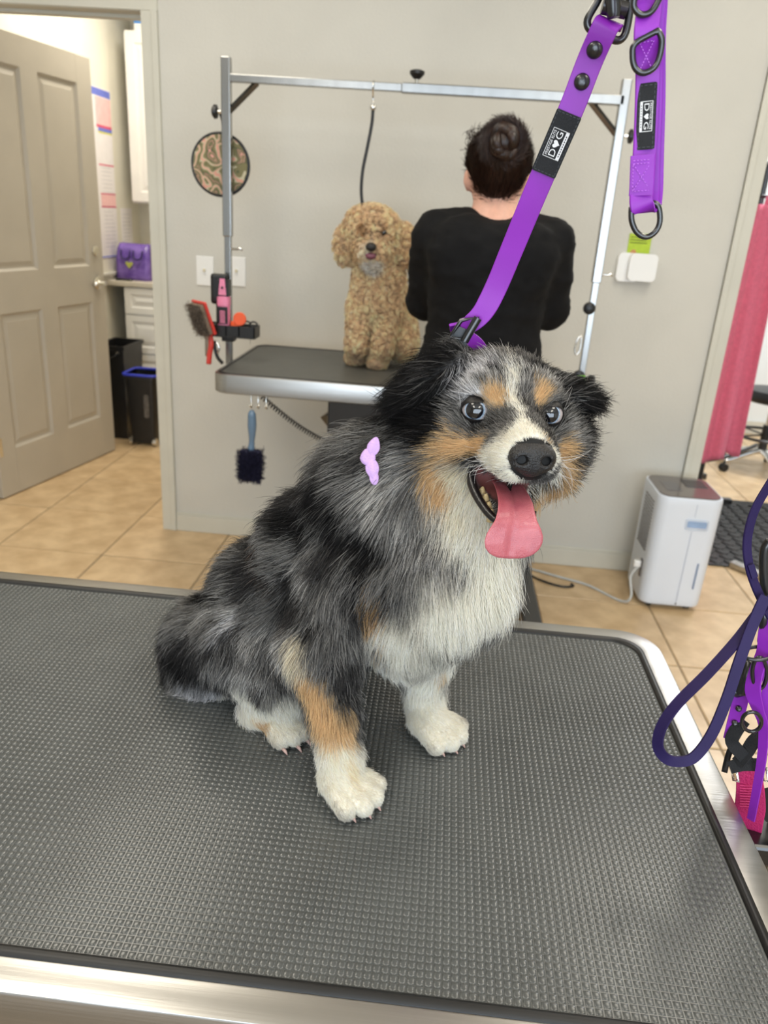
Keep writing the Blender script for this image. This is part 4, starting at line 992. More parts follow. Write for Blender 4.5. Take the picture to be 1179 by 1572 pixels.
for s in (-1, 1):
    sk(SHO[s], ELB[s], .050, .040, k=.03); sk(ELB[s], WRI[s], .037, .025, k=.015)
    hd3 = nrm(WRI[s]-ELB[s]); palm = WRI[s]+hd3*.055; side = nrm(np.cross(hd3, [0, 0, 1.])); dn3 = np.cross(hd3, side)
    sk(WRI[s], palm, .022, .026, k=.012)
    for i, (o_, ll) in enumerate(((-.024, .042), (-.008, .050), (.008, .048), (.024, .038))):
        b0 = palm+side*o_+hd3*.012; m0 = b0+hd3*ll*.55-dn3*.006*(1); t0 = m0+hd3*ll*.40+np.array([0, 0, -.018])
        sk(b0, m0, .0095, .0088, k=.004); sk(m0, t0, .0088, .0075, k=.004)
    tb0 = palm-side*s*.020-hd3*.02; sk(tb0, tb0-side*s*.022+hd3*.028, .0105, .009, k=.006); sk(tb0-side*s*.022+hd3*.028, tb0-side*s*.018+hd3*.055, .009, .0075, k=.004)
    kn_ = gp(s*.095, .01, .50); an2 = gp(s*.10, -.02, .09)
    sk(gp(s*.085, 0, .92), kn_, .088, .058, k=.05); sk(kn_, an2, .054, .038, k=.03); sk(an2+[0, 0, -.03], gp(s*.105, .12, .035), .035, .028, k=.02)
sv_, sn_, sf_ = surface(SK, .0105)
M['skin'] = mat('skin', srgb(222, 170, 148), .5, var=.06, scale=60, sss=.1, bump=.05, bscale=400)
mesh_obj('body', sv_, sf_.tolist(), M['skin'], person, smooth=True)
SH = [Prim('ell', gp(0, -.012, 1.24), r0=(.160, .118, .165), k=.05), Prim('ell', gp(0, -.02, 1.33), r0=(.165, .098, .082), k=.04), Prim('ell', gp(0, .0, 1.03), r0=(.168, .124, .18), k=.07), Prim('ell', gp(0, .0, .90), r0=(.178, .132, .10), k=.05)]
for s in (-1, 1):
    SH.append(Prim('cap', SHO[s]+[s*.004, 0, -.004], ELB[s]+[0, 0, .012], .060, .056, k=.03)); SH.append(Prim('cap', gp(s*.055, .0, 1.395), gp(s*.145, 0, 1.372), .042, .046, k=.03))
    SH.append(Prim('ell', SHO[s]+[s*.002, -.005, .026], r0=(.042, .045, .036), k=.02)); SH.append(Prim('ell', gp(s*.08, -.075, 1.32), r0=(.075, .05, .085), k=.04))
SH.append(Prim('cap', gp(0, .012, 1.44), gp(-.004, .02, 1.60), .060, .060, k=.012, op='s'))
hv, hn, hf = surface(SH, .010)
wr = (fbm(hv*np.array([1, 1, 2.2]), 16, 71)-.5)*.016+(fbm(hv*np.array([1, 1, 3]), 34, 77)-.5)*.006
hv = hv+hn*wr[:, None]
M['shirt'] = mat('black_cotton', srgb(11, 11, 13), .85, var=.25, scale=40, bump=.2, bscale=500, spec=.25)
mesh_obj('shirt', hv, hf.tolist(), M['shirt'], person, smooth=True)
TR = []
for s in (-1, 1): TR += [Prim('cap', gp(s*.085, 0, .92), gp(s*.095, .01, .50), .100, .072, k=.04), Prim('cap', gp(s*.095, .01, .50), gp(s*.10, -.015, .09), .070, .058, k=.03)]
TR.append(Prim('ell', gp(0, 0, .95), r0=(.162, .118, .11), k=.04))
tv, tn, tf = surface(TR, .014); mesh_obj('trousers', tv, tf.tolist(), mat('black_trousers', srgb(24, 24, 30), .85, var=.2, scale=40), person, smooth=True)
for s in (-1, 1):
    fv, fn, ff = surface([Prim('cap', gp(s*.10, -.03, .045), gp(s*.11, .13, .036), .046, .038, k=.02), Prim('cap', gp(s*.10, -.02, .08), gp(s*.10, -.02, .11), .042, .040, k=.02)], .009)
    fv[:, 2] = np.maximum(fv[:, 2], .002); mesh_obj('shoe', fv, ff.tolist(), M['black'], person, smooth=True)
# hair: scalp shell, bun and strands
HP = [Prim('ell', gp(-.004, .020, 1.546), r0=(.079, .090, .080), k=.02), Prim('cap', gp(-.004, -.022, 1.525), gp(-.004, -.016, 1.490), .060, .044, k=.02)]
HP.append(Prim('ell', gp(-.004, .115, 1.490), r0=(.062, .05, .10), k=.01, op='s'))
for s in (-1, 1): HP.append(Prim('ell', gp(s*.080-.004, .035, 1.490), r0=(.014, .028, .042), k=.008, op='s'))
av, anr, af = surface(HP, .006)
M['hair'] = mat('dark_brown_hair', srgb(40, 24, 18), .42, var=.5, scale=90, stretch=(1, 1, .12), bump=.6, bscale=240, spec=.5)
mesh_obj('hair', av, af.tolist(), M['hair'], person, smooth=True)
BC = gp(-.002, -.062, 1.580)
bun = MB()
for i in range(5):
    r_ = .034-.004*i; zz = [.0, .012, .022, .03, .036][i]
    bun.tube([BC+np.array([r_*math.cos(a)*1.08, -zz+.012*math.sin(a*2+i), r_*math.sin(a)*1.05]) for a in np.linspace(0, 2*PI, 29)[:-1]], .0165-.0015*i, 10, closed=True)
bun.sphere(BC+[0, -.022, 0], (.026, .024, .026)); bo = bun.build('bun', M['hair'], person, True)
NHh = 9000
P, n = sample(av, anr, af, np.ones(len(av)), NHh)
tow = nrm(BC-P); Lh = np.full(NHh, .035)
PTh = strands(P, n, tow, Lh*np.exp(rng.normal(size=NHh)*.2), np.full(NHh, .06), 6, .05, .03, 0)
ch = np.tile(np.array([.030, .013, .008]), (NHh, 6, 1))*np.exp(rng.normal(size=(NHh, 1, 1))*.4)
th_ = rng.random(2600)*6.283; rr3 = rng.normal(size=2600); pb = BC+np.stack([(.036+.012*rng.random(2600))*np.cos(th_), -.02*rng.random(2600)-.008, (.034+.012*rng.random(2600))*np.sin(th_)], 1)
tg = np.stack([-np.sin(th_), np.zeros(2600), np.cos(th_)], 1); nb2 = nrm(pb-BC)
PTb = strands(pb, nb2, tg, rng.uniform(.02, .045, 2600), np.full(2600, .1), 6, .15, .15, 0)
wl = 60; pw = gp(-.070, -.02, 1.585)+rng.normal(size=(wl, 3))*.012; PTw = strands(pw, np.tile([-1., -.2, .3], (wl, 1)), np.tile([-.4, -.2, .8], (wl, 1))+rng.normal(size=(wl, 3))*.5, rng.uniform(.02, .05, wl), np.full(wl, .6), 6, .3, .5, .6)
PA = np.concatenate([PTh, PTb, PTw]); ca_ = np.concatenate([ch, np.tile(np.array([.030, .013, .008]), (2600, 6, 1))*np.exp(rng.normal(size=(2600, 1, 1))*.4), np.tile(np.array([.03, .014, .009]), (wl, 6, 1))])
make_curves('hair_strands', PA, np.full(PA.shape[:2], .0005)*np.array([1, 1, 1, .9, .7, .3]), ca_, fur_material('hair_strand', .35, .15, .5), person)

# ================================================================== things on the wall
def switch_plate(x, z, label):
    t_ = thing('switch_plate', (x, WY, z-.057), label, 'switch plate')
    MB().box((x-.0355, WY-.006, z-.057), (x+.0355, WY, z+.057), .003).build('plate', M['white'], t_)
    MB().box((x-.006, WY-.008, z-.013), (x+.006, WY-.005, z+.013), .001).build('slot', M['white'], t_)
    MB().box((x-.004, WY-.018, z-.002), (x+.004, WY-.006, z+.009), .0015).build('toggle', mat('toggle_ivory', srgb(220, 210, 178), .4), t_)
    for dz in (-.035, .035): MB().lathe([(.003, 0), (.003, .0012)], (x, WY-.006, z+dz), (0, -1, 0), 10).build('screw', M['white'], t_)
sp = at(315, 416, WY); switch_plate(sp[0], sp[2], 'white toggle switch plate on the wall, nearer the door casing')
sp = at(364, 417, WY); switch_plate(sp[0], sp[2], 'white toggle switch plate half hidden behind the arm post')
p_ = at(963, 410, WY); wdv = thing('wall_device', (p_[0], WY, p_[2]-.05), 'white rounded wall plate behind, left of the overlapping pair on the right wall', 'wall plate')
MB().prism(rrect(.085, .105, .018), 0, .020, Matrix.Translation((p_[0], WY, p_[2])) @ Matrix.Rotation(PI/2, 4, 'X')).build('cover', M['white'], wdv, True, auto=40)
p_ = at(983, 410, WY); wdv = thing('wall_device', (p_[0], WY, p_[2]-.05), 'white rounded wall plate in front, right of the overlapping pair', 'wall plate')
MB().prism(rrect(.104, .100, .018), .020, .044, Matrix.Translation((p_[0], WY, p_[2])) @ Matrix.Rotation(PI/2, 4, 'X')).build('cover', M['white'], wdv, True, auto=40)
MB().prism(rrect(.06, .06, .01), 0, .022, Matrix.Translation((p_[0]+.015, WY, p_[2])) @ Matrix.Rotation(PI/2, 4, 'X')).build('mount', M['white'], wdv)
p_ = at(981, 377, WY); cdv = thing('wall_card', (p_[0], WY, p_[2]-.035), 'small lime green card stuck above the white wall plates', 'card')
MB().box((p_[0]-.042, WY-.003, p_[2]-.045), (p_[0]+.042, WY-.001, p_[2]+.042)).build('card_sheet', mat('lime_card', srgb(176, 200, 52), .6, var=.1, scale=30), cdv)
for i, (a, w_) in enumerate(((.030, .07), (.020, .06), (.010, .064))): MB().box((p_[0]-.036, WY-.0034, p_[2]+a-.0025), (p_[0]-.036+w_, WY-.003, p_[2]+a+.001)).build('print_line', mat('olive_print', srgb(96, 112, 34), .7), cdv)
MB().lathe([(.011, 0), (.011, .0006)], (p_[0]-.018, WY-.003, p_[2]-.026), (0, -1, 0), 16).build('print_spot', mat('tan_print', srgb(196, 140, 96), .7), cdv)

# ================================================================== dehumidifier
dx0, dx1, dy0, dy1, dzt = .872, 1.118, 2.81, 3.085, .475
dcx, dcy = (dx0+dx1)/2, (dy0+dy1)/2
dh = thing('dehumidifier', (dcx, dcy, 0), 'white portable dehumidifier with dark top standing against the wall', 'dehumidifier')
V = []; rings = [(.955, .955, .024), (.965, .97, .030), (.97, .975, .05), (1.0, 1.0, dzt-.03), (1.0, 1.0, dzt-.008), (.985, .985, dzt)]
base_ = rrect(dx1-dx0, dy1-dy0, .045, 7); nb_ = len(base_)
for sx, sy, z in rings: V += [(dcx+a*sx, dcy+b_*sy, z) for a, b_ in base_]
F = [(k*nb_+i, k*nb_+(i+1) % nb_, (k+1)*nb_+(i+1) % nb_, (k+1)*nb_+i) for k in range(len(rings)-1) for i in range(nb_)]+[tuple(range(nb_))[::-1], tuple((len(rings)-1)*nb_+i for i in range(nb_))]
M['dehum'] = mat('daylight_tinted_plastic', srgb(222, 230, 242), .4, var=.015, scale=6)  # white plastic, with the blue cast of the daylight put into its colour
MB().add(V, F).build('housing', M['dehum'], dh, True, auto=40)
M['smoke'] = mat('smoky_brown_panel', srgb(92, 84, 80), .25, var=.1, scale=14, coat=.4)
MB().prism([(dcx+a*.93, dcy+b_*.93) for a, b_ in base_], dzt-.002, dzt+.004).build('top_panel', M['smoke'], dh)
MB().box((dcx+.010, dcy+.0, dzt+.002), (dcx+.095, dcy+.095, dzt+.0055), .001).build('air_outlet', M['black'], dh)
for i in range(6): MB().box((dcx+.012, dcy+.006+i*.015, dzt+.0052), (dcx+.093, dcy+.010+i*.015, dzt+.0066)).build('outlet_slat', M['smoke'], dh)
MB().box((dcx-.08, dcy-.06, dzt+.0035), (dcx-.02, dcy+.05, dzt+.005), .001).build('control_panel', mat('control_panel', srgb(70, 66, 70), .2, coat=.5), dh)
yf = dy0
hz_ = .375
hr = MB().box((dcx-.012, yf-.0015, hz_-.023), (dcx+.075, yf+.004, hz_+.020), .006).build('handle_recess', mat('recess_line', srgb(205, 214, 226), .4), dh)
MB().box((dcx-.004, yf-.0022, hz_-.012), (dcx+.068, yf-.001, hz_+.012), .003).build('grip_hollow', mat('recess_blue', srgb(150, 176, 212), .4), hr)
seam = mat('panel_seam', srgb(170, 180, 196), .5)
MB().box((dcx+.018, yf-.0010, .045), (dcx+.0192, yf+.001, hz_-.03)).build('seam', seam, dh); MB().box((dcx+.018, yf-.0010, hz_+.028), (dcx+.0192, yf+.001, dzt-.02)).build('seam', seam, dh)
MB().box((dcx+.068, yf-.0015, .105), (dcx+.074, yf+.002, .215), .002).build('water_window', mat('water_window', srgb(120, 140, 175), .2), dh)
MB().lathe([(.0035, 0), (.0035, .0015)], (dcx+.018, yf, .036), (0, -1, 0), 10).build('screw', M['smoke'], dh)
for i in range(4):
    for j in range(16):
        z = .225+j*.0135; y = dy0+.062+i*.034
        MB().box((dx0-.0018, y, z), (dx0+.002, y+.026, z+.0055)).build('vent_slot', M['smoke'], dh)
MB().box((dx0-.003, dy0+.06, .11), (dx0+.003, dy0+.085, .185), .004).build('hose_port', M['smoke'], dh)
MB().box((dx0-.030, dy0+.062, .150), (dx0-.002, dy0+.083, .178), .005).build('plug_block', M['white'], dh)
for sx in (-1, 1):
    for sy in (-1, 1): MB().tube([(dcx+sx*.075-.010, dcy+sy*.095, .0125), (dcx+sx*.075+.010, dcy+sy*.095, .0125)], .0125, 14).build('caster', M['black'], dh, True, auto=50)
M['cordgrey'] = mat('grey_cord', srgb(190, 192, 190), .5)
cpath = [(dx0-.004, dy0+.072, .16), (dx0-.035, dy0+.06, .11), (dx0-.03, dy0+.02, .04), (dx0-.06, dy0+.04, .006), (.70, 2.97, .006), (.60, 3.02, .006), (.52, 3.06, .006), (.45, 3.10, .006), (.40, 3.13, .03)]
tag(MB().tube(bez(cpath, 60), .0052, 10).build('power_cord', M['cordgrey'], None, True), 'light grey cord running from the dehumidifier along the baseboard', 'cord')
cpath = [(.44, 3.06, .05), (.46, 3.03, .006), (.52, 2.965, .006), (.59, 2.935, .006), (.635, 2.95, .006), (.63, 2.97, .006)]
tag(MB().tube(bez(cpath, 50), .0045, 10).build('black_cable', M['black'], None, True), 'thin black cable looping on the tiles below the baseboard', 'cable')

# ================================================================== side room seen past the right casing
fm = thing('floor_mat', (1.86, 3.80, 0), 'black ribbed rubber mat on the tiles of the side room', 'mat')
mx0, mx1, my0, my1 = 1.30, 2.42, 3.31, 4.28
MB().box((mx0, my0, .001), (mx1, my1, .009), .002).build('base', M['blackrub'], fm)
V = []; F = []
for i in range(int((mx1-mx0-.04)/.034)):
    for j in range(int((my1-my0-.04)/.06)):
        x = mx0+.03+i*.034; y = my0+.03+j*.06; dxx, dyy = .010, .022
        k = len(V); s_ = 1 if i % 2 else -1
        for z, f_ in ((.009, 1), (.014, .8)):
            for a, b_ in ((-1, -1), (1, -1), (1, 1), (-1, 1)): V.append((x+a*dxx*f_*.6+s_*b_*.010, y+b_*dyy*f_, z))
        F += [(k+4, k+5, k+6, k+7)]+[(k+q, k+(q+1) % 4, k+4+(q+1) % 4, k+4+q) for q in range(4)]
o = MB().add(V, F).build('mat_ribs', mat('mat_rib_rubber', srgb(44, 44, 44), .5), fm); o['kind'] = 'stuff'
# rolling stool
sx_, sy_ = 2.12, 4.98
st = thing('rolling_stool', (sx_, sy_, 0), 'round black padded stool on a chrome five-star base with casters', 'stool')
MB().lathe([(.02, .455), (.175, .455), (.19, .468), (.19, .50), (.175, .525), (.10, .535), (.0, .537)], (sx_, sy_, 0), n=36).build('seat', M['black'], st, True, auto=50)
MB().cyl((sx_, sy_, .12), (sx_, sy_, .30), .027).build('gas_column', M['black'], st, True, auto=50); MB().cyl((sx_, sy_, .30), (sx_, sy_, .46), .016).build('piston', M['chrome'], st, True, auto=50)
rg = MB().tube([(sx_+.20*math.cos(a), sy_+.20*math.sin(a), .235) for a in np.linspace(0, 2*PI, 41)[:-1]], .010, 8, closed=True); 
for k in range(4): a = k*PI/2+.4; rg.tube([(sx_+.02*math.cos(a), sy_+.02*math.sin(a), .235), (sx_+.2*math.cos(a), sy_+.2*math.sin(a), .235)], .006, 8)
rg.build('foot_ring', M['blackm'], st, True)
for k in range(5):
    a = math.radians(200+72*k); u_ = np.array([math.cos(a), math.sin(a), 0]); p0 = np.array([sx_, sy_, 0])
    MB().tube(bez([p0+[0, 0, .135], p0+u_*.10+[0, 0, .115], p0+u_*.20+[0, 0, .085], p0+u_*.265+[0, 0, .068]], 14), np.linspace(.020, .013, 13), 10).build('base_leg', M['chrome'], st, True)
    q = p0+u_*.265
    ct = MB().cyl(q+[0, 0, .04], q+[0, 0, .07], .007).build('caster', M['black'], st, True)
    for s in (-1, 1): w_ = np.array([-u_[1], u_[0], 0]); MB().tube([q+w_*s*.006+[0, 0, .025], q+w_*s*.020+[0, 0, .025]], .0245, 16).build('wheel', M['black'], ct, True, auto=50)
# black rack with pink towels
rk = thing('garment_rack', (1.70, 4.45, 0), 'black metal rack behind the casing holding pink towels', 'rack')
for y in (4.22, 4.68):
    MB().cyl((1.50, y, .0), (1.50, y, 1.75), .014).build('post', M['blackm'], rk, True, auto=50)
MB().cyl((1.50, 4.15, 1.745), (1.50, 4.75, 1.745), .012).build('rail', M['blackm'], rk, True, auto=50)
MB().cyl((1.40, 4.21, 1.60), (1.68, 4.21, 1.60), .009).build('towel_bar', M['blackm'], rk, True, auto=50)
for y in (4.22, 4.68): MB().box((1.40, y-.02, .0), (1.70, y+.02, .035), .006).build('foot', M['blackm'], rk)
MB().cyl((1.50, 4.22, .30), (1.50, 4.68, .30), .010).build('lower_bar', M['blackm'], rk, True, auto=50)
MB().tube(bez([(1.50, 4.22, .24), (1.62, 4.26, .26), (1.74, 4.32, .29), (1.84, 4.4, .31)], 14), .012, 8).build('side_arm', M['blackm'], rk, True)
MB().tube(bez([(1.56, 4.20, 1.72), (1.60, 4.19, 1.70), (1.605, 4.19, 1.65), (1.59, 4.20, 1.60)], 12), .008, 8).build('hook', M['blackm'], rk, True)
M['pinkcloth'] = mat('pink_terry', srgb(232, 116, 142), .9, var=.06, scale=60, bump=.4, bscale=500, sheen=.2)
def drape(name, label, x0, x1, y, ztop, zbot, seed, amp):
    nx, nz = 26, 40; V = []; F = []; r2 = np.random.default_rng(seed); ph = r2.random(4)*6
    for th in (0, .006):
        for j in range(nz+1):
            for i in range(nx+1):
                u = i/nx; v = j/nz; spread = .62+.38*v; x = (x0+x1)/2+(x1-x0)*(u-.5)*spread
                fold = amp*(.35+.65*v)*(math.sin(u*9+ph[0]+v*1.5)+.5*math.sin(u*17+ph[1]-v*2))
                V.append((x, y+fold+th, ztop+(zbot-ztop)*v+.018*math.sin(u*7+ph[2])*v))
    n1 = (nx+1)*(nz+1); W_ = nx+1
    for j in range(nz):
        for i in range(nx):
            q = j*W_+i; F.append((q, q+1, q+W_+1, q+W_)); F.append((n1+q, n1+q+W_, n1+q+W_+1, n1+q+1))
    for i in range(nx): F.append((i, n1+i, n1+i+1, i+1)); q = nz*W_+i; F.append((q, q+1, n1+q+1, n1+q))
    for j in range(nz): q = j*W_; F.append((q, q+W_, n1+q+W_, n1+q)); q = j*W_+nx; F.append((q, n1+q, n1+q+W_, q+W_))
    return tag(MB().add(V, F).build(name, M['pinkcloth'], None, True, origin=((x0+x1)/2, y, zbot)), label, 'towel', 'pink towels on the rack')
drape('towel', 'long pink towel hanging on the rack, right of the pair', 1.47, 1.66, 4.17, 1.60, .31, 3, .014)
drape('towel', 'long pink towel hanging on the rack close against the casing', 1.40, 1.57, 4.12, 1.56, .27, 8, .014)
fb = thing('steel_foot_bar', (1.53, 3.2, 0), 'flat grey steel foot bar lying on the tiles before the ribbed mat', 'foot bar')
a0, a1 = np.array([1.405, 3.325]), np.array([1.66, 3.02]); dd = nrm(a1-a0); ang = math.atan2(dd[1], dd[0]); Lb = np.linalg.norm(a1-a0)
MB().box((0, -.022, 0.001), (Lb, .022, .030), .006, M=Matrix.Translation((a0[0], a0[1], 0)) @ Matrix.Rotation(ang, 4, 'Z')).build('bar', M['steel'], fb)
for t in (.06, .94): q = a0+dd*Lb*t; MB().lathe([(.006, 0), (.006, .004)], (q[0], q[1], .030), n=10).build('bolt', M['chrome'], fb)

# ================================================================== utility room contents
uc = thing('wall_cabinet', (-1.65, 5.39, 1.37), 'white wall cabinet with raised panel doors in the utility room', 'cabinet')
ux0, ux1, uy0, uz0, uz1 = -2.075, -1.20, 5.235, 1.372, 2.345
MB().box((ux0, uy0, uz0), (ux1, UBY-.004, uz1), .002).build('carcass', M['whitecab'], uc)
def panel_front(name, parent, x0, x1, z0, z1, y, m, fr=.055, knob=None):
    V = []; F = []; rings = [(0, 0), (0, -.019), (fr, -.019), (fr+.008, -.012), (fr+.018, -.012), (fr+.040, -.018)]
    for ins, dy in rings:
        for (a, b_) in ((x0+ins, z0+ins), (x1-ins, z0+ins), (x1-ins, z1-ins), (x0+ins, z1-ins)): V.append((a, y+dy, b_))
    for r in range(len(rings)-1):
        for k in range(4): F.append((r*4+k, r*4+(k+1) % 4, (r+1)*4+(k+1) % 4, (r+1)*4+k))
    F.append(tuple((len(rings)-1)*4+k for k in range(4))); F.append((3, 2, 1, 0))
    o = MB().add(V, F).build(name, m, parent)
    if knob: MB().lathe([(.005, 0), (.005, .012), (.013, .018), (.013, .024), (.006, .028)], (knob[0], y-.018, knob[1]), (0, -1, 0), 14).build('knob', M['chrome'], o, True, auto=40)
    return o
for i in range(2):
    w_ = (ux1-ux0)/2; panel_front('door', uc, ux0+i*w_+.004, ux0+(i+1)*w_-.004, uz0+.012, uz1-.012, uy0, M['whitecab'], knob=((ux0+w_+(-.03 if i == 0 else .03)), uz0+.06))
bxx = thing('wipes_box', (-1.93, 5.36, uz1), 'blue and white box standing on the wall cabinet', 'box')
MB().box((-2.03, 5.27, uz1+.001), (-1.78, 5.45, uz1+.045), .006).build('lower_half', M['white'], bxx); MB().box((-2.03, 5.27, uz1+.045), (-1.78, 5.45, uz1+.17), .006).build('upper_half', mat('blue_card', srgb(60, 140, 222), .4), bxx)
lc = thing('drawer_cabinet', (-1.63, 5.25, 0), 'white base cabinet with raised panel drawers under the utility counter', 'cabinet')
lx0, lx1, ly0 = -2.055, -1.20, 4.965
MB().box((lx0, ly0, .10), (lx1, UBY-.004, .872), .002).build('carcass', M['whitecab'], lc); MB().box((lx0+.01, ly0+.06, 0), (lx1, UBY-.004, .10)).build('toe_kick', M['black'], lc)
for (z0, z1) in ((.705, .866), (.455, .695), (.115, .445)):
    for (xa, xb) in ((lx0+.006, -1.632), (-1.624, lx1-.006)): panel_front('drawer', lc, xa, xb, z0, z1, ly0, M['whitecab'], fr=.038)
wt = thing('worktop', (-1.68, 5.24, .872), 'pale worktop on the drawer cabinet in the utility room', 'worktop')
MB().box((ULX+.002, 4.935, .872), (lx1, UBY-.004, .906), .006).build('slab', mat('pale_laminate', srgb(206, 198, 182), .35, var=.05, scale=60), wt)
tgx = thing('bag_clip', (-2.05, 4.965, .906), 'small dark metal clip lying on the worktop edge by the purple bag', 'clip')
MB().tube(bez([(-2.10, 4.955, .913), (-2.06, 4.95, .914), (-2.03, 4.952, .913), (-2.0, 4.955, .913), (-2.02, 4.975, .913)], 20), .007, 8).build('wire', M['blackm'], tgx, True)
pb_ = thing('tote_bag', (-2.02, 5.10, .906), 'shiny purple bag with yellow emblem standing on the worktop', 'bag')
V = []; ringsb = [(.0, .0, .907), (.004, .01, .93), (0, 0, 1.02), (.006, -.02, 1.10), (.012, -.045, 1.128)]
for k, (ix, iy, z) in enumerate(ringsb):
    for q, (a, b_) in enumerate(rrect(.225-2*ix, .15+2*iy, .03, 5)): V.append((-2.02+a+.004*math.sin(q*1.7+k), 5.10+b_+.005*math.sin(q*2.3+k*2), z+(.004*math.sin(q) if k == 4 else 0)))
nb_ = len(V)//5; F = [(k*nb_+i, k*nb_+(i+1) % nb_, (k+1)*nb_+(i+1) % nb_, (k+1)*nb_+i) for k in range(4) for i in range(nb_)]+[tuple(range(nb_))[::-1], tuple(4*nb_+i for i in range(nb_))]
M['satin'] = mat('purple_satin', srgb(92, 62, 150), .3, scale=18, col2=srgb(132, 104, 186), bump=.8, bscale=30)
MB().add(V, F).build('sack', M['satin'], pb_, True)
MB().prism([(0, -.022), (.024, .006), (.022, .018), (.012, .021), (0, .012), (-.012, .021), (-.022, .018), (-.024, .006)], 0, .003, Matrix.Translation((-2.035, 5.018, 1.0)) @ Matrix.Rotation(PI/2, 4, 'X')).build('emblem', mat('yellow_print', srgb(186, 190, 92), .6, var=.2, scale=90), pb_)
for xx in (-2.06, -1.98): MB().tube(bez([(xx-.03, 5.03, 1.09), (xx-.025, 5.018, 1.05), (xx, 5.012, 1.035), (xx+.025, 5.018, 1.05), (xx+.03, 5.03, 1.09)], 16), .006, 6).build('handle', mat('dark_purple_satin', srgb(50, 32, 96), .4), pb_, True)
# wall charts on the cream wall
ch_ = thing('wall_chart', (ULX, 4.98, 1.03), 'long printed chart with blue heading and pink blocks on the cream wall', 'chart')
def onwall(name, y0, y1, z0, z1, th, m, parent): return MB().box((ULX+.0004, y0, z0), (ULX+th, y1, z1)).build(name, m, parent)
PW = mat('chart_paper', srgb(236, 232, 234), .6, var=.02); PPk = mat('pink_print', srgb(246, 196, 196), .6); PRd = mat('red_print', srgb(216, 84, 120), .6); PBl = mat('blue_print', srgb(108, 122, 214), .6); PGr = mat('grey_print', srgb(206, 204, 210), .6); PYl = mat('yellow_green_print', srgb(212, 210, 92), .6)
onwall('sheet', 4.74, 5.17, 1.035, 2.0, .003, PW, ch_)
for (z0, z1, m, y0) in ((1.955, 1.995, PBl, 4.74), (1.80, 1.95, PPk, 4.95), (1.785, 1.80, PRd, 4.95), (1.765, 1.785, PBl, 4.97), (1.755, 1.765, PYl, 4.97), (1.575, 1.583, PRd, 4.95), (1.41, 1.418, PRd, 4.95), (1.345, 1.408, PPk, 4.95), (1.335, 1.343, PRd, 4.95), (1.04, 1.047, PBl, 4.74)):
    onwall('print_band', y0, 5.168, z0, z1, .0036, m, ch_)
for k in range(22): onwall('print_line', 4.98, 5.15-.05*rng.random(), 1.10+k*.0105*2.2, 1.104+k*.0105*2.2, .0034, PGr, ch_) if not (1.33 < 1.10+k*.0231 < 1.42 or 1.57 < 1.10+k*.0231 < 1.59) else None
nt = thing('wall_notice', (ULX, 5.33, 1.1), 'small white notice sheet on the cream wall beside the long chart', 'notice')
onwall('sheet', 5.24, 5.42, 1.08, 1.335, .003, PW, nt)
for k in range(9): onwall('print_line', 5.26, 5.40-.03*rng.random(), 1.11+k*.023, 1.114+k*.023, .0034, PGr, nt)
# bins
tb_ = thing('tall_bin', (-1.965, 4.62, 0), 'tall square black bin just behind the open door', 'bin')
V = []; 
for (sx, sy, z) in ((.072, .125, .0), (.086, .15, .55), (.094, .158, .552), (.094, .158, .575), (.083, .147, .575), (.070, .125, .03)): V += [(-1.965+a*sx, 4.62+b_*sy, z) for a, b_ in ((-1, -1), (1, -1), (1, 1), (-1, 1))]
F = [(k*4+i, k*4+(i+1) % 4, (k+1)*4+(i+1) % 4, (k+1)*4+i) for k in range(5) for i in range(4)]+[(3, 2, 1, 0), (20, 21, 22, 23)]
MB().add(V, F).build('bucket', M['black'], tb_)
MB().tube(bez([(-2.0, 4.462, .535), (-1.985, 4.452, .515), (-1.955, 4.452, .508), (-1.93, 4.452, .515), (-1.915, 4.462, .535)], 16), .005, 8).build('bail_handle', M['blackm'], tb_, True)
for xx in (-2.0, -1.915): MB().lathe([(.010, 0), (.010, .004)], (xx, 4.473, .535), (0, -1, 0), 12).build('rivet', M['chrome'], tb_)
wb_ = thing('wheeled_bin', (-1.75, 4.47, 0), 'low black wheeled bin with blue rim beside the tall bin', 'bin')
V = []; 
for (s, z) in ((.80, .022), (1.0, .41), (1.06, .412), (1.06, .43)): V += [(-1.752+a*s, 4.47+b_*s, z) for a, b_ in rrect(.19, .20, .03, 4)]
nb_ = 20; F = [(k*nb_+i, k*nb_+(i+1) % nb_, (k+1)*nb_+(i+1) % nb_, (k+1)*nb_+i) for k in range(3) for i in range(nb_)]+[tuple(range(nb_))[::-1]]
MB().add(V, F).build('bucket', M['black'], wb_, True, auto=30)
MB().tube([(-1.752+a*1.06, 4.47+b_*1.06, .434) for a, b_ in rrect(.19, .20, .03, 4)], .008, 8, closed=True).build('rim', mat('blue_rim', srgb(52, 66, 196), .4), wb_, True)
MB().prism(rrect(.03, .14, .01), 0, .003, Matrix.Translation((-1.715, 4.374, .25)) @ Matrix.Rotation(PI/2, 4, 'X')).build('side_label', mat('grey_label', srgb(96, 92, 88), .5, var=.3, scale=60), wb_)
for xx in (-1.825, -1.68):
    cs_ = MB().cyl((xx, 4.40, .03), (xx, 4.40, .05), .006).build('caster', M['chrome'], wb_); MB().tube([(xx-.010, 4.395, .024), (xx+.010, 4.395, .024)], .0235, 16).build('wheel', M['chrome'], cs_, True, auto=50)

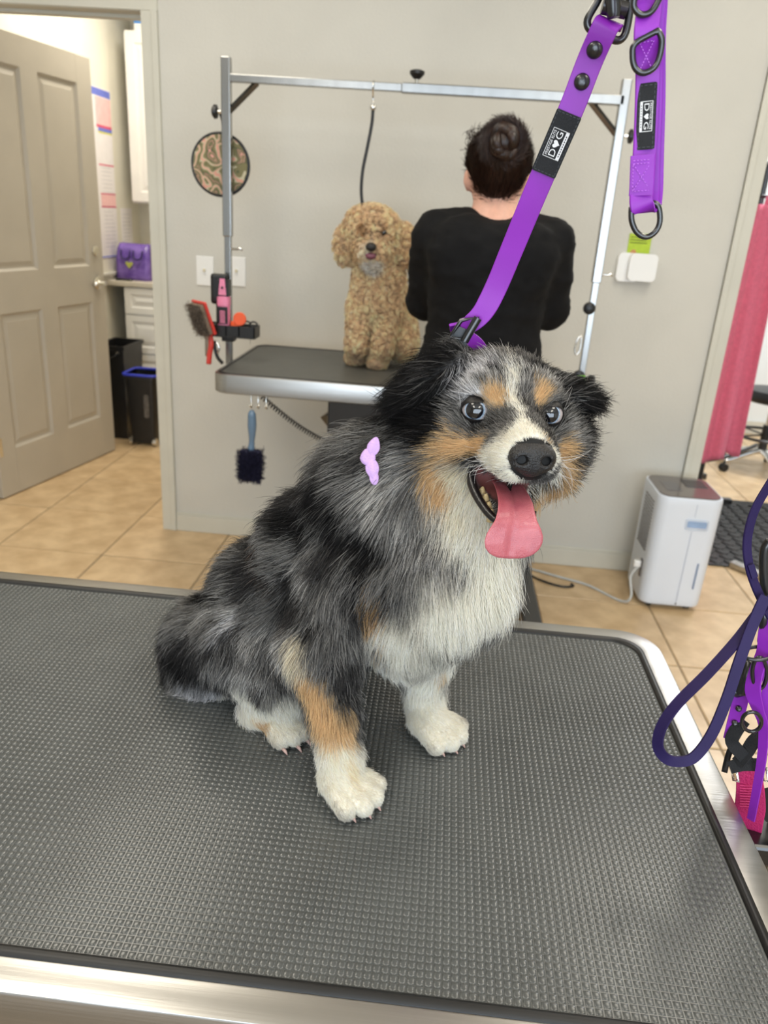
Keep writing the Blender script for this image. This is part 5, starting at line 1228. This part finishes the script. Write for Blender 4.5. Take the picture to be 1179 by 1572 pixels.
# ================================================================== overhead arm of the near table (its bar is above the picture)
na = thing('grooming_gantry', (-.25, .70, .80), 'tall steel overhead arm clamped to the near grooming table, mostly out of view', 'grooming arm')
for x, s in ((.415, -1), (-.93, 1)):
    MB().box((x-.0135, .69-.0135, .74), (x+.0135, .69+.0135, 1.84), .003).build('post', M['alu'], na)
    cx0 = MTX1-.02 if s < 0 else MTX0+.02
    MB().box((min(cx0, x), .665, .775), (max(cx0, x)+.016*(-s), .715, .802), .004).build('clamp', M['blackm'], na)
MB().box((-.945, .69-.0115, 1.815), (.43, .69+.0115, 1.838), .002).build('crossbar', M['alu'], na)

# ================================================================== purple leash clipped to the merle dog
def px_path(pts, n=40): return bez([at(*p) for p in pts], n)
def facing(path): T_ = nrm(np.gradient(path, axis=0)); vw = nrm(path-CAM); return nrm(np.cross(T_, vw))
l1 = thing('leash', tuple(at(715, 515, .775)), 'purple strap leash with black name patch running down to the merle dog', 'leash')
lp = px_path([(935, 40, .708), (937, 33, .700), (931, 38, .694), (924, 52, .695), (905, 95, .702), (880, 160, .706), (850, 230, .712), (818, 305, .722), (785, 385, .735), (762, 440, .742), (742, 478, .744), (722, 497, .746), (708, 500, .750)], 104)
sd1 = facing(lp); sd1[:22] = sd1[30]
MB().strap(lp, sd1, np.interp(np.linspace(0, 1, len(lp)), [0, .8, .92, 1], [.0205, .0205, .017, .013]), .0028).build('strap', M['purple'], l1, True, auto=35)
lb = px_path([(700, 497, .750), (703, 508, .760), (722, 520, .765), (736, 533, .770), (748, 560, .775)], 24)
MB().strap(lb, facing(lb), .013, .0028).build('lower_strap', M['purple'], l1, True, auto=35)
def on_strap(px, py, path, sd, lift=.0):
    i = int(np.argmin([np.linalg.norm(proj2(p)-np.array([px, py])) for p in path])); i = min(max(i, 1), len(path)-2)
    t_ = nrm(path[i+1]-path[i-1]); s_ = nrm(sd[i]-t_*(sd[i]@t_)); n_ = np.cross(t_, s_)
    if n_@(CAM-path[i]) < 0: n_ = -n_
    return path[i], t_, s_, n_
def proj2(p): q = p-CAM; return np.array([CX+FPX*(q@EX)/(q@EZ), CY+FPX*(q@EY)/(q@EZ)])
def oriented(o, x_, y_, z_): return Matrix(((x_[0], y_[0], z_[0], o[0]), (x_[1], y_[1], z_[1], o[1]), (x_[2], y_[2], z_[2], o[2]), (0, 0, 0, 1)))
for i, (rx, ry) in enumerate(((914, 79), (895, 129))):
    o, t_, s_, n_ = on_strap(rx, ry, lp, sd1)
    MB().lathe([(.0062, .001), (.0062, .0028), (.0050, .0044), (.0026, .0052), (.0, .0054)], o, n_, 24).build('rivet', M['blackm'], l1, True, auto=60)
M['patch'] = mat('black_patch', srgb(20, 20, 21), .6, spec=.3, var=.1, scale=60, bump=.1, bscale=600)
M['print'] = mat('white_print', srgb(232, 232, 232), .6)
FCACHE = {}
def text_mesh(txt):
    if txt not in FCACHE:
        cu = bpy.data.curves.new('lettering', 'FONT'); cu.body = txt; cu.align_x = 'CENTER'; cu.align_y = 'CENTER'; cu.size = 1.0; cu.resolution_u = 3
        o = bpy.data.objects.new('lettering', cu); C.objects.link(o); dg = bpy.context.evaluated_depsgraph_get(); me = bpy.data.meshes.new_from_object(o.evaluated_get(dg))
        V = np.array([v.co for v in me.vertices]); F = [tuple(p.vertices) for p in me.polygons]; bpy.data.objects.remove(o); FCACHE[txt] = (V, F)
    return FCACHE[txt]
def put_text(txt, Mx, w, h, cx, cy, z, m, parent, name='lettering'):
    V, F = text_mesh(txt); lo, hi = V.min(0), V.max(0); V2 = [(Mx @ Vector(((v[0]-(lo[0]+hi[0])/2)/(hi[0]-lo[0])*w+cx, (v[1]-(lo[1]+hi[1])/2)/(hi[1]-lo[1])*h+cy, z))) for v in V]
    return mesh_obj(name, np.array(V2), F, m, parent)
def name_patch(o, along, across, nrm_, length, width, parent, mx=1.0):
    """black sewn patch; along = reading direction"""
    Mx = oriented(o, along, across, nrm_)
    MB().prism(rrect(length, width, .0012, 3), .0012, .0030, Mx).build('name_patch', M['patch'], parent)
    st_ = MB()
    for sg in (-1, 1):
        for k in range(int(length/.0032)): a = -length/2+.0022+k*.0032; st_.box((a, sg*(width/2-.0015)-.0003, .0028), (a+.0019, sg*(width/2-.0015)+.0003, .0034), M=Mx)
        for k in range(int(width/.0032)): a = -width/2+.0014+k*.0032; st_.box((sg*(length/2-.0015)-.0003, a, .0028), (sg*(length/2-.0015)+.0003, min(a+.0019, width/2), .0034), M=Mx)
    so = st_.build('stitching', M['blackrub'], parent); so['kind'] = 'stuff'
    L_, W_ = length*.46, width*.66; z = .00312; b = MB()
    for (x0, y0, x1, y1) in ((-L_/2, W_/2-.0004, L_/2, W_/2), (-L_/2, -W_/2, -L_/2+.0004, W_/2), (L_/2-.0004, -W_/2, L_/2, W_/2), (-L_/2, -W_/2, L_/2, -W_/2+W_*.20)): b.box((x0, y0, z-.0002), (x1, y1, z+.00006), M=Mx)
    b.build('printed_frame', M['print'], parent)
    put_text('PRESTIGE ELITE', Mx, L_*.86, W_*.15, 0, W_*.34, z, M['print'], parent)
    put_text('D', Mx, L_*.24, W_*.38, -L_*.30, W_*.02, z, M['print'], parent); put_text('G', Mx, L_*.24, W_*.38, L_*.30, W_*.02, z, M['print'], parent)
    hr_ = W_*.20; hp = [(hr_*1.05*(math.sin(t)**3), hr_*.07*(13*math.cos(t)-5*math.cos(2*t)-2*math.cos(3*t)-math.cos(4*t))+W_*.02) for t in np.linspace(0, 2*PI, 25)[:-1]]
    MB().prism(hp, z-.0002, z+.00006, Mx).build('printed_heart', M['print'], parent)
    bm_ = MB()
    for k in range(9): bm_.box((-L_*.38+k*L_*.086, -W_*.43, z), (-L_*.38+k*L_*.086+L_*.05, -W_*.37, z+.00012), M=Mx)
    bm_.build('printed_marks', M['patch'], parent)
o, t_, s_, n_ = on_strap(858, 222, lp, sd1)
if t_[2] < 0: t_ = -t_
name_patch(o, t_, np.cross(n_, t_), n_, .0485, .0212, l1)
# swivel eye at the top of the leash
sw = [(918, 46), (905, 44), (902, 30), (915, 6), (924, -8), (944, -14), (964, -8), (967, 12), (962, 44), (956, 58), (946, 62), (930, 54)]
sw3 = np.array([at(a, b_, .699) for a, b_ in sw]); MB().tube(bez(np.vstack([sw3, sw3[:1]]), 60)[:-1], .0030, 10, closed=True).build('swivel_eye', M['blackm'], l1, True)
MB().tube([at(925, 8, .697), at(962, 16, .697)], .0062, 12).build('swivel_bar', M['blackm'], l1, True, auto=50)
MB().tube([at(940, -20, .692), at(941, 4, .692), at(942, 20, .692), at(942, 27, .692)], [.006, .006, .0055, .0045], 14).build('swivel_pin', M['blackm'], l1, True, auto=50)
MB().tube([at(940, -20, .692), at(938, -120, .692), np.array([at(938, -120, .692)[0], .69, 1.80])], .006, 8).build('trigger_snap', M['blackm'], l1, True)
# black buckle and slide at the dog end
def slab(pts, Y, th, m, name, parent, bev=.001):
    P0 = [at(a, b_, Y) for a, b_ in pts]; vw = nrm(np.mean(P0, 0)-CAM); n = len(pts)
    V = [p for p in P0]+[p+vw*th for p in P0]; F = [tuple(range(n)), tuple(range(2*n-1, n-1, -1))]+[(i, n+i, n+(i+1) % n, (i+1) % n) for i in range(n)]
    return MB().add(V, F).build(name, m, parent)
slab([(697, 505), (705, 501), (722, 508), (720, 520), (712, 538), (700, 545), (682, 538), (688, 520)], .742, .009, M['black'], 'buckle', l1)
MB().tube([at(734, 488, .737), at(722, 508, .737), at(713, 524, .737)], .0040, 12).build('slide_bar', M['blackm'], l1, True, auto=50)
MB().tube(np.array([at(a, b_, .740) for a, b_ in ((708, 492), (733, 487), (716, 522), (690, 518))]), .0022, 8, closed=True).build('slide_frame', M['blackm'], l1, True)

# second purple leash folded and hanging
l2 = thing('leash', tuple(at(990, 360, .62)), 'folded purple leash with three black rings hanging straight down', 'leash')
SX = EX
def band(pts, w, th, name, side=None, n=40):
    p_ = px_path(pts, n)
    if pts[0][1] < -100: q0 = np.array([p_[0][0]-.012, .675+(pts[0][2]-.628), 1.826]); p_ = np.vstack([bez([q0, (q0+p_[0])/2+[0, -.006, 0], p_[0]], 16)[:-1], p_])
    return MB().strap(p_, side if side is not None else facing(p_), w, th).build(name, M['purple'], l2, True, auto=35), p_
band([(1010, -160, .634), (1008, -60, .634), (1006, 0, .634), (1003, 60, .635), (1003, 150, .635), (1001, 240, .634), (1000, 290, .633), (998, 315, .630)], .0165, .0024, 'rear_strap')
band([(1006, -160, .628), (1004, -60, .628), (1003, 0, .629), (999, 60, .630), (998, 150, .630), (995, 240, .629), (994, 290, .628), (993, 312, .626)], .0165, .0024, 'middle_strap')
_, fp = band([(1000, -160, .622), (998, -60, .621), (997, 0, .618), (994, 30, .614), (992, 52, .612), (994, 80, .618), (994, 120, .622), (992, 180, .622), (989, 240, .620), (986, 285, .617), (984, 308, .614), (988, 322, .616), (994, 318, .624)], .0165, .0024, 'front_strap', EX, 66)
sdf = facing(fp)
_, pp = band([(987, 238, .613), (986, 260, .6125), (985, 285, .6125), (984, 300, .6130)], .0168, .0022, 'sewn_end')
stb = MB()
def stitch(a, b_, Y=.6108):
    n_ = max(2, int(math.hypot(b_[0]-a[0], b_[1]-a[1])/5))
    for k in range(n_):
        u0, u1 = k/n_, (k+.6)/n_; stb.tube([at(a[0]+(b_[0]-a[0])*u0, a[1]+(b_[1]-a[1])*u0, Y), at(a[0]+(b_[0]-a[0])*u1, a[1]+(b_[1]-a[1])*u1, Y)], .00035, 5)
for a, b_ in (((972, 252), (999, 250)), ((999, 250), (998, 292)), ((998, 292), (971, 294)), ((971, 294), (972, 252)), ((972, 252), (998, 292)), ((999, 250), (971, 294)), ((972, 247), (999, 245))): stitch(a, b_)
for a, b_ in (((982, 66), (1004, 62)), ((982, 66), (1002, 108)), ((1004, 62), (982, 108)), ((982, 108), (1002, 108))): stitch(a, b_, .6125)
so = stb.build('stitching', mat('lilac_thread', srgb(190, 110, 226), .6), l2, True); so['kind'] = 'stuff'
o, t_, s_, n_ = on_strap(990, 180, fp, sdf)
if t_[2] > 0: t_ = -t_
name_patch(o+n_*.0004, t_, np.cross(n_, t_), n_, .0425, .0130, l2)
for nm, pts, Y0, Y1 in (('d_ring', [(1010, 47), (1016, 62), (1012, 88), (1003, 105), (987, 112), (975, 104), (971, 85), (976, 66)], .612, .612), ('d_ring', [(975, -8), (973, 10), (983, 22), (997, 20), (1008, 6), (1012, -12)], .610, .612), ('d_ring', [(969, 320), (970, 340), (978, 357), (992, 364), (1006, 356), (1013, 340), (1011, 318), (1003, 312), (996, 318), (980, 321)], .616, .620)):
    P0 = np.array([at(a, b_, Y0+(Y1-Y0)*k/len(pts)) for k, (a, b_) in enumerate(pts)]); P0 = bez(np.vstack([P0, P0[:1]]), 48)[:-1]
    MB().tube(P0, .0021, 10, closed=True).build(nm, M['blackm'], l2, True)

# ================================================================== straps hanging on the near arm post, right edge
d1 = thing('leash', tuple(at(1040, 1172, .62)), 'dark purple leash hanging in a long loop over the table corner', 'leash')
lpp = px_path([(1300, 560, .675), (1255, 625, .668), (1215, 690, .66), (1182, 742, .655), (1158, 785, .65), (1147, 830, .645), (1150, 868, .642), (1162, 905, .642), (1182, 945, .645)], 36)
MB().strap(lpp, facing(lpp)+np.array([0, .9, 0]), .0095, .0022).build('upper_strap', M['darkpurple'], d1, True, auto=35)
lpl = px_path([(1190, 915, .64), (1165, 940, .635), (1130, 985, .625), (1085, 1035, .612), (1040, 1080, .602), (1016, 1115, .597), (1010, 1145, .595), (1022, 1164, .594), (1042, 1169, .594), (1066, 1162, .596), (1092, 1128, .60), (1115, 1075, .606), (1135, 1015, .615), (1155, 960, .625), (1175, 915, .634)], 90)
MB().strap(lpl, facing(lpl)+nrm(CAM-lpl.mean(0))*.55, .0105, .0024).build('loop_strap', M['darkpurple'], d1, True, auto=35)
slab([(1148, 868), (1158, 866), (1164, 885), (1155, 889)], .638, .003, M['darkpurple'], 'keeper', d1)
d2 = thing('leash', tuple(at(1155, 1255, .66)), 'bright purple ringed leash hanging at the right table edge', 'leash')
v1 = px_path([(1200, 905, .668), (1184, 945, .664), (1174, 975, .660), (1172, 1000, .658), (1160, 1035, .655), (1156, 1062, .655), (1164, 1090, .657), (1172, 1115, .658), (1170, 1160, .660), (1162, 1210, .664), (1153, 1258, .668)], 70)
MB().strap(v1, facing(v1)+nrm(CAM-v1.mean(0))*.5, np.interp(np.linspace(0, 1, len(v1)), [0, .25, .5, .62, 1], [.014, .012, .015, .010, .008]), .0028).build('strap', M['purple'], d2, True, auto=35)
v2 = px_path([(1196, 950, .676), (1186, 1010, .674), (1180, 1080, .672), (1176, 1140, .672)], 24)
MB().strap(v2, facing(v2), .014, .0026).build('rear_strap', M['purple'], d2, True, auto=35)
def ring(cx, cy, rx, ry, Y, tilt, r, m, name, parent):
    P0 = [at(cx+rx*math.cos(a), cy+ry*math.sin(a), Y+tilt*math.sin(a)) for a in np.linspace(0, 2*PI, 33)[:-1]]
    MB().tube(np.array(P0), r, 8, closed=True).build(name, m, parent, True)
ring(1164, 1003, 26, 10, .655, -.010, .0019, M['blackm'], 'ring', d2); ring(1166, 1033, 11, 24, .652, .004, .0019, M['blackm'], 'ring', d2); ring(1154, 1108, 15, 15, .650, .004, .0019, M['blackm'], 'ring', d2)
d3 = thing('harness', tuple(at(1140, 1180, .68)), 'black webbing harness with purple snap tab and chrome rings behind the ringed leash', 'harness')
tabp = px_path([(1140, 1060, .675), (1133, 1090, .675), (1122, 1135, .675)], 12)
MB().strap(tabp, facing(tabp), .0145, .003).build('snap_tab', M['purple'], d3, True, auto=35)
for a, b_ in ((1134, 1088), (1128, 1110)): MB().lathe([(.0030, 0), (.0030, .0012), (.0016, .002)], at(a, b_, .672), nrm(CAM-at(a, b_, .672)), 14).build('snap', M['blackm'], d3, True)
for i, pts in enumerate(([(1142, 1105, .672), (1128, 1125, .670), (1124, 1140, .670), (1140, 1160, .670), (1150, 1172, .672)], [(1120, 1178, .674), (1140, 1174, .672), (1162, 1174, .672)], [(1182, 1126, .674), (1160, 1135, .672), (1146, 1155, .671), (1132, 1172, .672)])):
    w_ = px_path(pts, 20); MB().strap(w_, facing(w_)+nrm(CAM-w_.mean(0))*.3, .013, .0022).build('webbing', mat('black_webbing', srgb(26, 26, 28), .8, var=.2, scale=80, bump=.4, bscale=900), d3, True, auto=35)
wq = px_path([(1128, 1135, .685), (1118, 1160, .685), (1112, 1185, .685)], 8); MB().strap(wq, facing(wq), .006, .002).build('side_strap', M['black'], d3, True)
ring(1145, 1040, 11, 8, .670, .0, .0013, M['chrome'], 'chrome_ring', d3); ring(1146, 1020, 12, 7, .672, .0, .0010, M['chrome'], 'chrome_ring', d3)
MB().tube([at(1152, 1015, .668), at(1146, 1040, .668), at(1138, 1058, .670), at(1128, 1066, .672)], [.005, .006, .008, .004], 12).build('snap_hook', M['blackm'], d3, True)
MB().tube([at(1122, 1060, .672), at(1148, 1058, .672)], .0065, 10).build('hook_barrel', M['blackm'], d3, True, auto=50)
d4 = thing('collar', tuple(at(1150, 1250, .69)), 'magenta webbing collar with chrome loops hanging lowest beside the table edge', 'collar')
M['magenta'] = mat('magenta_webbing', srgb(196, 36, 104), .65, var=.1, scale=40, bump=.5, bscale=500)
cpth = px_path([(1152, 1178, .688), (1151, 1195, .685), (1152, 1225, .685), (1150, 1262, .690), (1148, 1300, .698)], 20)
MB().strap(cpth, facing(cpth), np.interp(np.linspace(0, 1, len(cpth)), [0, .3, .6, 1], [.022, .026, .030, .022]), .0026).build('webbing', M['magenta'], d4, True, auto=35)
for a, b_ in (((1122, 1176), (1130, 1200)), ((1168, 1176), (1176, 1200))):
    MB().tube(np.array([at(a[0], a[1], .684), at(a[0]+8, a[1]+3, .682), at(b_[0]+4, b_[1], .682), at(b_[0]-4, b_[1]-2, .684)]), .0013, 8, closed=True).build('chrome_loop', M['chrome'], d4, True)
for k in range(9): z_ = 1206+k*4; MB().tube([at(1136, z_, .6828), at(1164, z_+1, .6828)], .0004, 5).build('weave_rib', mat('magenta_rib', srgb(216, 66, 128), .6), d4)
slab([(1166, 1212), (1182, 1208), (1190, 1260), (1176, 1262), (1164, 1244)], .683, .010, M['black'], 'side_release_buckle', d4)
MB().tube(bez([np.array([.402, .69, 1.27]), at(1303, 556, .675)+[0, 0, .004], at(1300, 560, .675)-[.006, 0, .008]], 12), .0035, 8).build('hang_hook', M['blackm'], d1, True)
d5 = thing('carabiner', tuple(at(1178, 930, .66)), 'black carabiner with chrome ring at the right picture edge', 'carabiner')
MB().tube(bez([at(1183, 830, .655), at(1174, 845, .655), at(1173, 880, .655), at(1176, 905, .655), at(1190, 915, .655)], 24), .0042, 10).build('body', M['blackm'], d5, True)
ring(1184, 915, 9, 16, .655, .0, .0016, M['chrome'], 'chrome_ring', d5)
MB().tube([at(1190, 840, .66), np.array([.405, .69, 1.16])], .004, 8).build('hook_arm', M['blackm'], d5, True)
MB().tube([at(1176, 930, .662), at(1172, 955, .664), at(1168, 985, .67)], .0035, 8).build('swivel', M['blackm'], d5, True)

# ================================================================== lilac bow in the dog's neck fur
bp = cast(570, 702); bn = nrm(CAM-bp)*.6+np.array([-.6, 0, .1]); bn = nrm(bn); bo_ = CAM+nrm(ray(571, 702))*(np.linalg.norm(bp-CAM)-.024)
bw = thing('fabric_bow', tuple(bo_), 'small lilac fabric bow in the neck fur behind the ear of the merle dog', 'bow')
M['lilac'] = mat('lilac_fabric', srgb(206, 168, 226), .8, var=.05, scale=40, bump=.3, bscale=600)
vw = nrm(bo_-CAM); ru = nrm(np.cross(vw, [0, 0, 1.])); rv = np.cross(ru, vw)
def lobe(cx, cy, rx, ry, ang, seed):
    V = []; F = []; n_, m_ = 18, 10; ca, sa = math.cos(ang), math.sin(ang)
    for i in range(m_+1):
        t = PI*i/m_
        for k in range(n_):
            a = 2*PI*k/n_; x = rx*math.sin(t)*math.cos(a); y = ry*math.cos(t); z = .35*rx*math.sin(t)*math.sin(a)*(1+.35*math.sin(3*a+seed)); x *= 1-.35*max(0, math.cos(t))
            V.append(bo_+ru*(cx+ca*x-sa*y)+rv*(cy+sa*x+ca*y)-vw*z)
    for i in range(m_):
        for k in range(n_): F.append((i*n_+k, (i+1)*n_+k, (i+1)*n_+(k+1) % n_, i*n_+(k+1) % n_))
    return V, F
for nm, args in (('knot', (-.004, 0, .0075, .0080, .2, 1)), ('loop', (.001, .010, .0062, .0095, -.25, 2)), ('loop', (.001, -.011, .0065, .0105, PI+.2, 3)), ('tail', (.003, -.018, .0045, .008, .15, 4))):
    V, F = lobe(*args); MB().add(V, F).build(nm, M['lilac'], bw, True)
